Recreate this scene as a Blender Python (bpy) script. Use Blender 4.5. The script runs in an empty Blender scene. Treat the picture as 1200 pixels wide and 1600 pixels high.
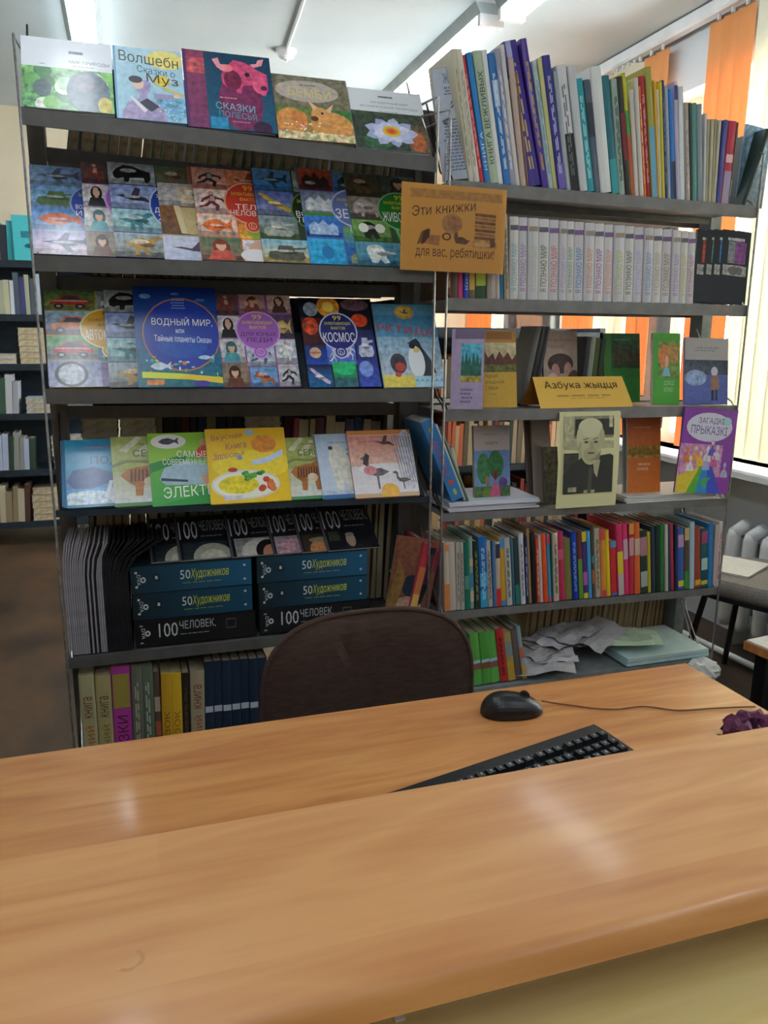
import bpy, bmesh, math, random
import numpy as np
from mathutils import Matrix, Vector
from mathutils.geometry import delaunay_2d_cdt
random.seed(7)
PI = math.pi
C = bpy.context.scene.collection
sc = bpy.context.scene

# ------------------------------------------------------------------ camera
F, YAW, PIT, ROL = 1229.65, 0.31094622, 0.21863059, -0.00734602
EYE = Vector((0, 0, 1.35))
fw = Vector((math.sin(YAW)*math.cos(PIT), math.cos(YAW)*math.cos(PIT), -math.sin(PIT)))
rt0 = Vector((math.cos(YAW), -math.sin(YAW), 0)); dn0 = fw.cross(rt0)
RT = math.cos(ROL)*rt0 + math.sin(ROL)*dn0
DN = -math.sin(ROL)*rt0 + math.cos(ROL)*dn0
cam = bpy.data.objects.new('camera', bpy.data.cameras.new('camera')); C.objects.link(cam)
m = Matrix((RT, -DN, -fw)).transposed().to_4x4(); m.translation = EYE
cam.matrix_world = m
cam.data.sensor_fit = 'VERTICAL'; cam.data.sensor_height = 36; cam.data.lens = F/1600*36
cam.data.clip_start = .02
sc.camera = cam

# ------------------------------------------------------------------ world (overcast white sky) and exposure
w = bpy.data.worlds.new('sky'); sc.world = w; w.use_nodes = True
bg = w.node_tree.nodes['Background']
bg.inputs[0].default_value = (.93, .97, 1, 1); bg.inputs[1].default_value = 12.0
sc.view_settings.view_transform = 'Standard'; sc.view_settings.look = 'None'
sc.view_settings.exposure = 1.15; sc.view_settings.gamma = 1; sc.view_settings.use_curve_mapping = False
LAMP = 9.0           # strength of the ceiling tubes

# ------------------------------------------------------------------ room measures (metres, shelves run along X)
D = 2.08             # front plane of the racks
XR, YF, ZC = 2.65, 6.12, 2.82
XL, YN = -3.2, -3.0

def ray(x, y): return (x-600)*RT + (y-800)*DN + F*fw
def at(x, y, Y):      # point of the plane of depth Y
    d = ray(x, y); return EYE + d*(Y/d.y)
def atz(x, y, Z):
    d = ray(x, y); return EYE + d*((Z-EYE.z)/d.z)
def atx(x, y, X):
    d = ray(x, y); return EYE + d*(X/d.x)

# ------------------------------------------------------------------ helpers
def col(h, a=1.0):
    if not isinstance(h, str): return h
    v = [int(h[i:i+2], 16)/255 for i in (0, 2, 4)]
    return tuple((x/12.92 if x <= .04045 else ((x+.055)/1.055)**2.4) for x in v) + (a,)
def mix(a, b, t): return tuple(a[i]*(1-t)+b[i]*t for i in range(3)) + (1.0,)

def base_mat(name, rough=.5, metal=0., coat=0.):
    m = bpy.data.materials.new(name); m.use_nodes = True
    nt = m.node_tree; b = nt.nodes['Principled BSDF']
    b.inputs['Roughness'].default_value = rough; b.inputs['Metallic'].default_value = metal
    b.inputs['Coat Weight'].default_value = coat; b.inputs['Coat Roughness'].default_value = .12
    return m, nt, b
def mat(name, c1, c2=None, scale=20, rough=.5, metal=0., coat=0., bump=0., stretch=(1, 1, 1), bscale=None, spec=None):
    m, nt, b = base_mat(name, rough, metal, coat)
    if spec is not None: b.inputs['Specular IOR Level'].default_value = spec
    c1 = col(c1); c2 = col(c2) if c2 else mix(c1, (0, 0, 0, 1), .12)
    tc = nt.nodes.new('ShaderNodeTexCoord'); mp = nt.nodes.new('ShaderNodeMapping'); nz = nt.nodes.new('ShaderNodeTexNoise')
    rp = nt.nodes.new('ShaderNodeValToRGB')
    mp.inputs['Scale'].default_value = stretch
    nt.links.new(tc.outputs['Object'], mp.inputs[0]); nt.links.new(mp.outputs[0], nz.inputs['Vector'])
    nz.inputs['Scale'].default_value = scale; nz.inputs['Detail'].default_value = 6
    rp.color_ramp.elements[0].position = .35; rp.color_ramp.elements[1].position = .68
    rp.color_ramp.elements[0].color = c1; rp.color_ramp.elements[1].color = c2
    nt.links.new(nz.outputs[0], rp.inputs[0]); nt.links.new(rp.outputs[0], b.inputs['Base Color'])
    if bump:
        bp = nt.nodes.new('ShaderNodeBump'); bp.inputs['Strength'].default_value = bump; bp.inputs['Distance'].default_value = .002
        n2 = nt.nodes.new('ShaderNodeTexNoise'); n2.inputs['Scale'].default_value = bscale or scale*3
        nt.links.new(mp.outputs[0], n2.inputs['Vector'])
        nt.links.new(n2.outputs[0], bp.inputs['Height']); nt.links.new(bp.outputs[0], b.inputs['Normal'])
    return m
def print_mat(name, rough, coat):
    """printed card: colour from the print, mottled like a photograph where alpha < 1"""
    m, nt, b = base_mat(name, rough, 0, coat)
    at_ = nt.nodes.new('ShaderNodeVertexColor'); at_.layer_name = 'Col'
    tc = nt.nodes.new('ShaderNodeTexCoord')
    n1 = nt.nodes.new('ShaderNodeTexNoise'); n1.inputs['Scale'].default_value = 75; n1.inputs['Detail'].default_value = 5
    nt.links.new(tc.outputs['Object'], n1.inputs['Vector'])
    sub = nt.nodes.new('ShaderNodeVectorMath'); sub.operation = 'MULTIPLY_ADD'
    sub.inputs[1].default_value = (1.4, 1.4, 1.4)
    gr = nt.nodes.new('ShaderNodeMath'); gr.operation = 'MULTIPLY_ADD'; gr.inputs[1].default_value = 5.2; gr.inputs[2].default_value = -2.3; nt.links.new(n1.outputs[0], gr.inputs[0]); nt.links.new(gr.outputs[0], sub.inputs[2])
    nt.links.new(n1.outputs['Color'], sub.inputs[0])
    mul = nt.nodes.new('ShaderNodeMix'); mul.data_type = 'RGBA'; mul.blend_type = 'MULTIPLY'; mul.clamp_result = True
    inv = nt.nodes.new('ShaderNodeMath'); inv.operation = 'SUBTRACT'; inv.inputs[0].default_value = 1.0
    nt.links.new(at_.outputs['Alpha'], inv.inputs[1])
    nt.links.new(inv.outputs[0], mul.inputs[0])
    nt.links.new(at_.outputs['Color'], mul.inputs[6]); nt.links.new(sub.outputs[0], mul.inputs[7])
    nt.links.new(mul.outputs[2], b.inputs['Base Color'])
    return m
GLOSS = print_mat('glossy_print', .3, .3)
SATIN = print_mat('satin_print', .5, 0)
MATTE = print_mat('matte_print', .7, 0)
PAPER = mat('page_paper', 'c9bda2', 'a89878', 40, .9, stretch=(1, 1, 1))
PAPERW = mat('white_page_paper', 'dcd8d2', 'd0ccc6', 60, .9)
PAPERD = mat('old_page_paper', '8f7a5c', '6d5a40', 60, .9)
METAL = mat('grey_shelf_paint', '5f5d5c', '545250', 30, .5, .2, bump=.08)
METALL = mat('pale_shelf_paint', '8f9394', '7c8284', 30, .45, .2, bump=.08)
METALD = mat('dark_shelf_paint', '22313c', '18242d', 20, .5)
WIRE = mat('steel_wire', 'b4b4b6', '8c8c8e', 60, .3, .8)
WIRED = mat('dark_wire', '2a2a2c', '1d1d1e', 60, .5, .3)
def clear_mat(name, gloss):
    m, nt, b = base_mat(name, .03); N = nt.nodes.new
    tr = N('ShaderNodeBsdfTransparent'); gl = N('ShaderNodeBsdfGlossy'); gl.inputs['Roughness'].default_value = .05
    fr = N('ShaderNodeFresnel'); fr.inputs[0].default_value = gloss; mx = N('ShaderNodeMixShader')
    nt.links.new(fr.outputs[0], mx.inputs[0]); nt.links.new(tr.outputs[0], mx.inputs[1]); nt.links.new(gl.outputs[0], mx.inputs[2])
    nt.links.new(mx.outputs[0], nt.nodes['Material Output'].inputs[0]); return m
PLASTB = mat('black_plastic', '0e0f12', '16181c', 80, .38, bump=.05)

class MB:
    """collects faces (with a colour per corner) and links them as one mesh object"""
    def __init__(s): s.v = []; s.f = []; s.c = []
    def face(s, pts, c=None):
        n = len(s.v); s.v += [tuple(p) for p in pts]; s.f.append(tuple(range(n, n+len(pts))))
        c = col(c) if c is not None else (1, 1, 1, 1)
        s.c.append([c]*len(pts) if not isinstance(c, list) else c)
    def box(s, x0, x1, y0, y1, z0, z1, c=None, M=None, tx=0, ty=0):
        P = [Vector(p) for p in ((x0, y0, z0), (x1, y0, z0), (x1, y1, z0), (x0, y1, z0), (x0+tx, y0+ty, z1), (x1-tx, y0+ty, z1), (x1-tx, y1-ty, z1), (x0+tx, y1-ty, z1))]
        if M: P = [M @ p for p in P]
        n = len(s.v); s.v += [tuple(p) for p in P]
        cc = col(c) if c is not None else (1, 1, 1, 1)
        for f in ((0, 3, 2, 1), (4, 5, 6, 7), (0, 1, 5, 4), (1, 2, 6, 5), (2, 3, 7, 6), (3, 0, 4, 7)):
            s.f.append(tuple(n+i for i in f)); s.c.append([cc]*4)
    def prism(s, prof, a, b, axis=0, c=None):
        """profile of (p,q) pairs extruded from a to b along axis 0=x 1=y 2=z"""
        def P(p, q, t): return ((t, p, q), (p, t, q), (p, q, t))[axis]
        n = len(s.v); k = len(prof); cc = col(c) if c is not None else (1, 1, 1, 1)
        s.v += [P(p, q, a) for p, q in prof] + [P(p, q, b) for p, q in prof]
        for i in range(k):
            j = (i+1) % k; s.f.append((n+i, n+j, n+k+j, n+k+i)); s.c.append([cc]*4)
        s.f.append(tuple(n+i for i in reversed(range(k)))); s.c.append([cc]*k)
        s.f.append(tuple(n+k+i for i in range(k))); s.c.append([cc]*k)
    def tube(s, pts, r, n=8, c=None):
        pts = [Vector(p) for p in pts]; base = len(s.v); up = Vector((0.013, .021, 1)); cc = col(c) if c is not None else (1, 1, 1, 1)
        for i, p in enumerate(pts):
            d = (pts[min(i+1, len(pts)-1)] - pts[max(i-1, 0)]).normalized()
            a = d.cross(up)
            if a.length < .05: a = d.cross(Vector((1, .01, 0)))
            a.normalize(); b = d.cross(a)
            rr = r[i] if isinstance(r, (list, tuple)) else r
            for k in range(n):
                t = 2*PI*k/n; s.v.append(tuple(p + rr*(a*math.cos(t) + b*math.sin(t))))
        for i in range(len(pts)-1):
            for k in range(n):
                q = base+i*n; s.f.append((q+k, q+(k+1) % n, q+n+(k+1) % n, q+n+k)); s.c.append([cc]*4)
        s.f.append(tuple(base+k for k in reversed(range(n)))); s.c.append([cc]*n)
        e = base+(len(pts)-1)*n; s.f.append(tuple(e+k for k in range(n))); s.c.append([cc]*n)
    def build(s, name, material, parent=None, loc=(0, 0, 0), smooth=False, bevel=0, fix=True):
        me = bpy.data.meshes.new(name); me.from_pydata(s.v, [], s.f)
        ca = me.color_attributes.new('Col', 'FLOAT_COLOR', 'CORNER')
        flat = [x for f in s.c for c in f for x in c]
        ca.data.foreach_set('color', flat)
        me.materials.append(material)
        if fix:
            bm = bmesh.new(); bm.from_mesh(me); bmesh.ops.recalc_face_normals(bm, faces=bm.faces)
            if bevel: bmesh.ops.remove_doubles(bm, verts=bm.verts, dist=1e-5)
            if bevel: bmesh.ops.bevel(bm, geom=bm.edges[:], offset=bevel, segments=2, affect='EDGES', profile=.5)
            bm.to_mesh(me); bm.free()
        if smooth:
            for p in me.polygons: p.use_smooth = True
        o = bpy.data.objects.new(name, me); C.objects.link(o); o.location = loc
        if parent: o.parent = parent
        return o

def tag(o, label=None, cat=None, group=None, kind=None):
    if label: o['label'] = label
    if cat: o['category'] = cat
    if group: o['group'] = group
    if kind: o['kind'] = kind
    return o
def thing(name, label, cat, loc=(0, 0, 0), rot=(0, 0, 0), group=None):
    o = bpy.data.objects.new(name, None); C.objects.link(o); o.empty_display_size = .05
    o.location = loc; o.rotation_euler = rot
    return tag(o, label, cat, group)
def struct(o): o['kind'] = 'structure'; return o

# ---- lettering: meshes of strings, normalised to a unit box, kept for reuse
_TXT = {}
def text_shape(s):
    if s in _TXT: return _TXT[s]
    cu = bpy.data.curves.new('t', 'FONT'); cu.body = s; cu.resolution_u = 2; cu.offset = .045; cu.fill_mode = 'NONE'
    ob = bpy.data.objects.new('t', cu); me = ob.to_mesh()
    P = np.array([(v.co.x, v.co.y) for v in me.vertices]); E = [tuple(e.vertices) for e in me.edges]
    ob.to_mesh_clear(); bpy.data.objects.remove(ob); bpy.data.curves.remove(cu)
    # outlines -> constrained triangles, kept where the winding number is not zero
    r = delaunay_2d_cdt([Vector(p) for p in P], E, [], 0, 1e-6)
    V = np.array([tuple(v) for v in r[0]]); T = np.array(r[2]); c = V[T].mean(1)
    A_ = P[[e[0] for e in E]]; B_ = P[[e[1] for e in E]]
    x, y = c[:, 0:1], c[:, 1:2]; up = (A_[:, 1] <= y) & (B_[:, 1] > y); dn = (A_[:, 1] > y) & (B_[:, 1] <= y)
    side = (B_[:, 0]-A_[:, 0])*(y-A_[:, 1])-(x-A_[:, 0])*(B_[:, 1]-A_[:, 1])
    wn = (up & (side > 0)).sum(1)-(dn & (side < 0)).sum(1)
    T = T[wn != 0]; vs = [tuple(v) for v in V]; fs = [tuple(int(i) for i in t) for t in T]
    if not vs: _TXT[s] = ([], []); return _TXT[s]
    x0 = min(v[0] for v in vs); x1 = max(v[0] for v in vs); y0 = min(v[1] for v in vs); y1 = max(v[1] for v in vs)
    _TXT[s] = ([((x-x0)/max(x1-x0, 1e-6), (y-y0)/max(y1-y0, 1e-6)) for x, y in vs], fs)
    return _TXT[s]

SIL = dict(
 car=[(0,.2),(.03,.45),(.2,.55),(.35,.85),(.7,.85),(.85,.55),(1,.45),(1,.2),(.86,.2),(.8,.02),(.7,.02),(.66,.2),(.32,.2),(.27,.02),(.17,.02),(.12,.2)],
 dino=[(0,.55),(.2,.6),(.35,.8),(.5,.9),(.62,.8),(.75,.95),(.95,.95),(1,.82),(.85,.78),(.72,.6),(.7,.45),(.78,.3),(.68,.32),(.62,.4),(.6,.2),(.66,0),(.55,0),(.5,.25),(.42,.3),(.4,0),(.3,0),(.32,.35),(.2,.45)],
 bison=[(0,.5),(.1,.75),(.3,1),(.55,.95),(.8,.75),(1,.65),(1,.2),(.92,0),(.84,0),(.82,.3),(.45,.25),(.4,0),(.3,0),(.28,.25),(.12,.15),(.02,.25)],
 man=[(.4,1),(.6,1),(.64,.86),(.58,.78),(.8,.7),(1,.45),(.9,.4),(.7,.58),(.66,.42),(.8,0),(.65,0),(.5,.36),(.3,0),(.15,0),(.33,.42),(.33,.6),(.1,.42),(0,.48),(.2,.7),(.42,.78),(.36,.86)],
 bust=[(.35,.75),(.32,.92),(.42,1),(.58,1),(.68,.92),(.65,.75),(.58,.62),(.6,.52),(.85,.42),(1,.15),(1,0),(0,0),(0,.15),(.15,.42),(.4,.52),(.42,.62)],
 plane=[(0,.5),(.35,.6),(.5,1),(.6,1),(.55,.62),(.85,.65),(.95,.85),(1,.85),(.96,.55),(1,.3),(.92,.35),(.85,.48),(.55,.4),(.65,0),(.55,0),(.38,.4)],
 fish=[(0,.45),(.2,.75),(.5,.85),(.8,.6),(1,.9),(.95,.5),(1,.1),(.8,.38),(.5,.12),(.2,.2)],
 whale=[(0,.35),(.15,.7),(.45,.8),(.7,.6),(.85,.75),(1,1),(1,.6),(.9,.45),(.7,.3),(.4,.1),(.15,.12)],
 tank=[(0,.15),(.05,.45),(.25,.5),(.3,.8),(.65,.8),(.68,.68),(1,.72),(1,.62),(.7,.58),(.7,.5),(.92,.45),(.98,.15),(.85,0),(.12,0)],
 tiger=[(0,.62),(.12,.8),(.3,.85),(.55,.9),(.68,1),(.85,1),(1,.8),(.92,.62),(.75,.58),(.7,.3),(.72,0),(.6,0),(.56,.35),(.4,.35),(.36,0),(.24,0),(.24,.3),(.12,.42)],
 bear=[(.3,1),(.5,.98),(.62,.85),(.68,.65),(.95,.6),(.98,.5),(.7,.5),(.68,.35),(.75,.05),(.6,0),(.5,.25),(.4,0),(.25,.05),(.2,.4),(.15,.7),(.2,.9)],
 penguin=[(.1,.88),(.3,.96),(.45,1),(.55,.92),(.6,.8),(.85,.5),(1,.15),(.85,.2),(.8,.05),(.5,0),(.35,.1),(.3,.5),(.35,.8),(.25,.86)],
 bird=[(0,.55),(.2,.6),(.4,.5),(.55,1),(.7,.95),(.62,.55),(.8,.5),(1,.15),(.75,.3),(.45,.3),(.2,.45)],
 wader=[(0,.92),(.2,1),(.32,.9),(.3,.7),(.4,.6),(.7,.62),(1,.5),(.75,.4),(.6,.38),(.6,0),(.54,0),(.52,.38),(.35,.42),(.2,.6),(.22,.82),(.1,.86)],
 deer=[(.0,.6),(.12,.66),(.1,.95),(.2,.78),(.28,.98),(.3,.72),(.34,.6),(.5,.45),(.9,.45),(1,.3),(.95,0),(.87,0),(.85,.22),(.5,.2),(.48,0),(.4,0),(.38,.3),(.26,.46),(.08,.48)],
 rocket=[(0,1),(.15,.95),(.6,.55),(1,.2),(.95,.05),(.8,.1),(.35,.5),(.02,.85)],
 hills=[(0,0),(0,.5),(.2,.8),(.35,.6),(.5,.9),(.7,.55),(.85,.75),(1,.5),(1,0)],
 trees=[(0,0),(0,.5),(.08,.9),(.15,.55),(.25,1),(.33,.6),(.45,.85),(.5,.5),(.6,.95),(.7,.6),(.8,.9),(.9,.5),(1,.8),(1,0)],
 chick=[(.1,.5),(.2,.8),(.45,1),(.7,.9),(.9,.6),(1,.3),(.8,.1),(.5,0),(.2,.1)])

SIL['man'] = [(.42,1),(.56,1),(.6,.9),(.55,.83),(.68,.74),(.92,.66),(.98,.5),(.9,.48),(.84,.58),(.66,.62),(.6,.46),(.78,.3),(.7,.0),(.6,.0),(.62,.26),(.46,.38),(.3,.2),(.02,.14),(.02,.22),(.22,.3),(.38,.48),(.42,.64),(.24,.54),(.16,.4),(.08,.44),(.16,.62),(.38,.78),(.46,.84),(.38,.92)]
SIL['drop'] = [(0,.1),(.2,.6),(.5,1),(.85,.7),(1,.2),(.6,0)]
class Art(MB):
    """flat print drawn in cover units: u to the right, v up, both 0..1, on a face w by h metres"""
    def __init__(s, w, h, y=-.0004, u0=0, M=None):
        super().__init__(); s.w = w; s.h = h; s.y = y; s.k = 0; s.M = M; s.bb = []
    def level(s, u0, v0, u1, v1):   # a print layer lies just above those it overlaps
        l = 1+max([b[4] for b in s.bb if b[0] < u1 and b[2] > u0 and b[1] < v1 and b[3] > v0], default=0)
        s.bb.append((u0, v0, u1, v1, l)); return s.y-l*.00009
    def q(s, pts, c, ph=0, same=False):
        pts = [(min(max(u, 0), 1), min(max(v, 0), 1)) for u, v in pts]
        us = [p[0] for p in pts]; vs = [p[1] for p in pts]
        y = s.level(min(us), min(vs), max(us), max(vs))
        P = [Vector((u*s.w, y, v*s.h)) for u, v in pts]
        if s.M: P = [s.M @ p for p in P]
        if isinstance(c, list): cc = [tuple(col(x)[:3]) + (1-ph,) for x in c]
        else: cc = [tuple(col(c)[:3]) + (1-ph,)]*len(pts)
        n = len(s.v); s.v += [tuple(p) for p in P]; s.f.append(tuple(range(n, n+len(pts)))); s.c.append(cc)
    def r(s, u0, v0, u1, v1, c, ph=0, top=None):
        s.q([(u0, v0), (u1, v0), (u1, v1), (u0, v1)], [c, c, top, top] if top else c, ph)
    def e(s, cu, cv, ru, rv, c, ph=0, n=22, clip=True):
        k = (lambda x: min(max(x, 0), 1)) if clip else (lambda x: x)
        s.q([(k(cu+ru*math.cos(2*PI*i/n)), k(cv+rv*math.sin(2*PI*i/n))) for i in range(n)], c, ph)
    def s(s_, name, u0, v0, u1, v1, c, ph=0):
        s_.q([(u0+(u1-u0)*a, v0+(v1-v0)*b) for a, b in SIL[name]], c, ph)
    def t(s, txt, u0, v0, u1, v1, c, rot=0, skew=0, arc=0):
        vs, fs = text_shape(txt); y = s.level(u0, min(v0, v0+arc), u1+skew, max(v1, v1+arc)); n = len(s.v)
        for a, b in vs:
            if rot == 1: a, b = 1-b, a        # reads upward
            elif rot == -1: a, b = b, 1-a     # reads downward
            u = u0+(u1-u0)*a + skew*b; v = v0+(v1-v0)*b + arc*a
            p = Vector((u*s.w, y, v*s.h)); s.v.append(tuple(s.M @ p if s.M else p))
        cc = tuple(col(c)[:3]) + (1.,)
        for f in fs: s.f.append(tuple(n+i for i in f)); s.c.append([cc]*len(f))
    def lines(s, u0, v0, u1, v1, n, c, seed=1, vertical=False):
        """print too small to read in the photograph: broken rules"""
        R = random.Random(seed)
        for i in range(n):
            if vertical:
                du = (u1-u0)/n; a = u0+du*i; v = v0
                while v < v1:
                    l = R.uniform(.03, .09)*(v1-v0)*2; s.q([(a, v), (a+du*.6, v), (a+du*.6, min(v+l, v1)), (a, min(v+l, v1))], c, 0, True); v += l*1.35
            else:
                dv = (v1-v0)/n; b = v0+dv*i; u = u0+R.uniform(0, .1)*(u1-u0); e = u1-R.uniform(0, .2)*(u1-u0)
                while u < e:
                    l = R.uniform(.06, .2)*(u1-u0); s.q([(u, b), (min(u+l, e), b), (min(u+l, e), b+dv*.55), (u, b+dv*.55)], c, 0, True); u += l*1.25

# ================================================================== SETTING
def wood(name, c1, c2, c3, rough=.3, ring=None, scale=1.0, coat=.3):
    m, nt, b = base_mat(name, rough, 0, coat)
    L = nt.links; N = nt.nodes.new
    tc = N('ShaderNodeTexCoord'); mp = N('ShaderNodeMapping'); mp.inputs['Scale'].default_value = (1.1*scale, 7*scale, 7*scale)
    mp.inputs['Location'].default_value = (.37, .21, 0)
    L.new(tc.outputs['Object'], mp.inputs[0])
    n = N('ShaderNodeTexNoise'); n.inputs['Scale'].default_value = 1.5; n.inputs['Detail'].default_value = 3; n.inputs['Distortion'].default_value = .6
    L.new(mp.outputs[0], n.inputs['Vector'])
    mu = N('ShaderNodeMath'); mu.operation = 'MULTIPLY'; mu.inputs[1].default_value = 5; L.new(n.outputs[0], mu.inputs[0])
    fr = N('ShaderNodeMath'); fr.operation = 'PINGPONG'; fr.inputs[1].default_value = .5; L.new(mu.outputs[0], fr.inputs[0])
    fine = N('ShaderNodeTexNoise'); fine.inputs['Scale'].default_value = 30; fine.inputs['Detail'].default_value = 8
    mp2 = N('ShaderNodeMapping'); mp2.inputs['Scale'].default_value = (.25, 3, 3); L.new(tc.outputs['Object'], mp2.inputs[0]); L.new(mp2.outputs[0], fine.inputs['Vector'])
    ad = N('ShaderNodeMath'); ad.operation = 'MULTIPLY_ADD'; ad.inputs[1].default_value = .75; L.new(fr.outputs[0], ad.inputs[0]); 
    m3 = N('ShaderNodeMath'); m3.operation = 'MULTIPLY'; m3.inputs[1].default_value = .6; L.new(fine.outputs[0], m3.inputs[0]); L.new(m3.outputs[0], ad.inputs[2])
    # broad staves: boards glued side by side
    st = N('ShaderNodeTexBrick'); st.inputs['Scale'].default_value = 1.0; st.inputs['Mortar Size'].default_value = 0
    st.inputs['Brick Width'].default_value = 1.3; st.inputs['Row Height'].default_value = .105; st.inputs['Color1'].default_value = (0, 0, 0, 1); st.inputs['Color2'].default_value = (.22, .22, .22, 1)
    L.new(tc.outputs['Object'], st.inputs['Vector'])
    a2 = N('ShaderNodeMath'); a2.operation = 'ADD'; L.new(ad.outputs[0], a2.inputs[0]); L.new(st.outputs[0], a2.inputs[1])
    rp = N('ShaderNodeValToRGB'); rp.color_ramp.elements[0].position = .22; rp.color_ramp.elements[1].position = .85
    rp.color_ramp.elements[0].color = col(c1); rp.color_ramp.elements[1].color = col(c3)
    e = rp.color_ramp.elements.new(.5); e.color = col(c2)
    L.new(a2.outputs[0], rp.inputs[0]); out = rp.outputs[0]
    if ring:
        vm = N('ShaderNodeVectorMath'); vm.operation = 'DISTANCE'; vm.inputs[1].default_value = ring[0]
        ns = N('ShaderNodeTexNoise'); ns.inputs['Scale'].default_value = 30; 
        L.new(tc.outputs['Object'], vm.inputs[0]); L.new(tc.outputs['Object'], ns.inputs['Vector'])
        s1 = N('ShaderNodeMath'); s1.operation = 'SUBTRACT'; s1.inputs[1].default_value = ring[1]; L.new(vm.outputs['Value'], s1.inputs[0])
        ab = N('ShaderNodeMath'); ab.operation = 'ABSOLUTE'; L.new(s1.outputs[0], ab.inputs[0])
        mr = N('ShaderNodeMapRange'); mr.inputs[1].default_value = .0008; mr.inputs[2].default_value = .002; mr.inputs[3].default_value = 1; mr.inputs[4].default_value = 0
        L.new(ab.outputs[0], mr.inputs[0])
        pw = N('ShaderNodeMath'); pw.operation = 'GREATER_THAN'; pw.inputs[1].default_value = .5; L.new(ns.outputs[0], pw.inputs[0])
        mm = N('ShaderNodeMath'); mm.operation = 'MULTIPLY'; L.new(mr.outputs[0], mm.inputs[0]); L.new(pw.outputs[0], mm.inputs[1])
        m4 = N('ShaderNodeMath'); m4.operation = 'MULTIPLY'; m4.inputs[1].default_value = .55; L.new(mm.outputs[0], m4.inputs[0])
        mxx = N('ShaderNodeMix'); mxx.data_type = 'RGBA'; mxx.inputs[7].default_value = col('a5713c'); L.new(m4.outputs[0], mxx.inputs[0]); L.new(out, mxx.inputs[6]); out = mxx.outputs[2]
    L.new(out, b.inputs['Base Color'])
    return m

WALL = mat('beige_wall_paint', 'd8cdb4', 'd0c4aa', 3, .9, bump=.05, bscale=80)
WALLW = mat('white_wall_paint', 'c6cdd2', 'bcc4ca', 3, .9)
CEIL = mat('ceiling_paint', 'b2bcbc', 'a8b2b4', 2, .95)
FLOOR = mat('brown_linoleum', '352a20', '5e4630', 5, .45, bump=.05, stretch=(1, .45, 1))
WHITEP = mat('white_enamel', 'e4e6e8', 'd8dadc', 10, .4)
def slab(name, x0, x1, y0, y1, z0, z1, m):
    b = MB(); b.box(x0, x1, y0, y1, z0, z1); return struct(b.build(name, m))
slab('floor', XL-.1, XR+.25, YN-.1, YF+.1, -.1, 0, FLOOR)
slab('ceiling', XL-.1, XR+.25, YN-.1, YF+.1, ZC, ZC+.1, CEIL)
slab('wall_back', XL-.1, XR+.25, YF, YF+.1, 0, ZC, WALL)
slab('wall_left', XL-.1, XL, YN, YF, 0, ZC, WALL)
slab('wall_front', XL-.1, XR+.25, YN-.1, YN, 0, ZC, WALL)
# window wall: piers, parapet and lintel round two openings
WIN = [(1.3, 5.95)]
ZS, ZT = .80, 2.52
b = MB()
b.box(XR, XR+.25, YN, YF, 0, ZS); b.box(XR, XR+.25, YN, YF, ZT, ZC)
ys = [YN] + [y for q in WIN for y in q] + [YF]
for i in range(0, len(ys), 2): b.box(XR, XR+.25, ys[i], ys[i+1], ZS, ZT)
struct(b.build('wall_right', WALLW))
GLASS = clear_mat('window_glass', 1.3)
for k, (y0, y1) in enumerate(WIN):
    root = struct(thing('window_%d' % (k+1), None, None, (XR+.16, (y0+y1)/2, ZS)))
    n = 4
    f = MB(); X0, X1 = -.03, .03; a = y0-(y0+y1)/2; e = -a; H = ZT-ZS
    f.box(X0, X1, a, e, 0, .06); f.box(X0, X1, a, e, H-.06, H)
    for j in range(n+1):
        c = a+(e-a)*j/n; f.box(X0, X1, max(a, c-.035), min(e, c+.035), .06, H-.06)
    f.build('window_frame', WHITEP, root)
    for j in range(n):
        g = MB(); g.box(-.004, .004, a+(e-a)*j/n+.035, a+(e-a)*(j+1)/n-.035, .06, H-.06); g.build('pane', GLASS, root)
    s = MB(); s.prism([(-.33, -.035), (-.33, -.01), (-.325, 0), (0, 0), (0, -.035)], a-.06, e+.06, 1); s.build('window_sill', WHITEP, root)

# ------------------------------------------------------------------ ceiling lamps
TUBE, nt, bb = base_mat('lit_diffuser', .5)
bb.inputs['Base Color'].default_value = (.9, .95, 1, 1); bb.inputs['Emission Color'].default_value = (.86, .95, 1, 1); bb.inputs['Emission Strength'].default_value = LAMP
HOUS = mat('lamp_housing', 'a9b4b6', '98a4a6', 10, .5)
def lamp(x, y0, y1, label, group=None):
    t = thing('ceiling_lamp', label, 'ceiling lamp', (x, (y0+y1)/2, ZC), (0, 0, 0), group)
    h = (y1-y0)/2
    a = MB(); a.prism([(-.085, 0), (-.06, -.045), (.06, -.045), (.085, 0)], -h, h, 1); a.build('housing', HOUS, t)
    a = MB(); a.prism([(-.055, -.046), (-.052, -.075), (-.03, -.088), (.03, -.088), (.052, -.075), (.055, -.046)], -h+.03, h-.03, 1); a.build('diffuser', TUBE, t)
    for s in (-1, 1):
        a = MB(); a.box(-.06, .06, min(s*h, s*(h-.03)), max(s*h, s*(h-.03)), -.092, -.045); a.build('end_cap', WHITEP, t)
lamp(-.11, 3.55, 5.0, 'lit tube lamp on the ceiling above the left shelf rack')
lamp(1.66, 3.62, 5.08, 'lit tube lamp on the ceiling with its far end above the water lily book')
lamp(1.72, 2.1, 3.56, 'lit tube lamp cut off by the top edge of the photo, right of the middle')
for y in (-2.0, -.4, 1.3)[:3]:  # both rows carried on out of view, lamps added for enough light
    lamp(-.11, y-.7, y+.7, 'lit tube lamp on the ceiling behind the photographer, in the left row', 'ceiling lamps of the left row behind the camera')
    if y < 1: lamp(1.7, y-.7, y+.7, 'lit tube lamp on the ceiling behind the photographer, in the right row', 'ceiling lamps of the right row behind the camera')
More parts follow.
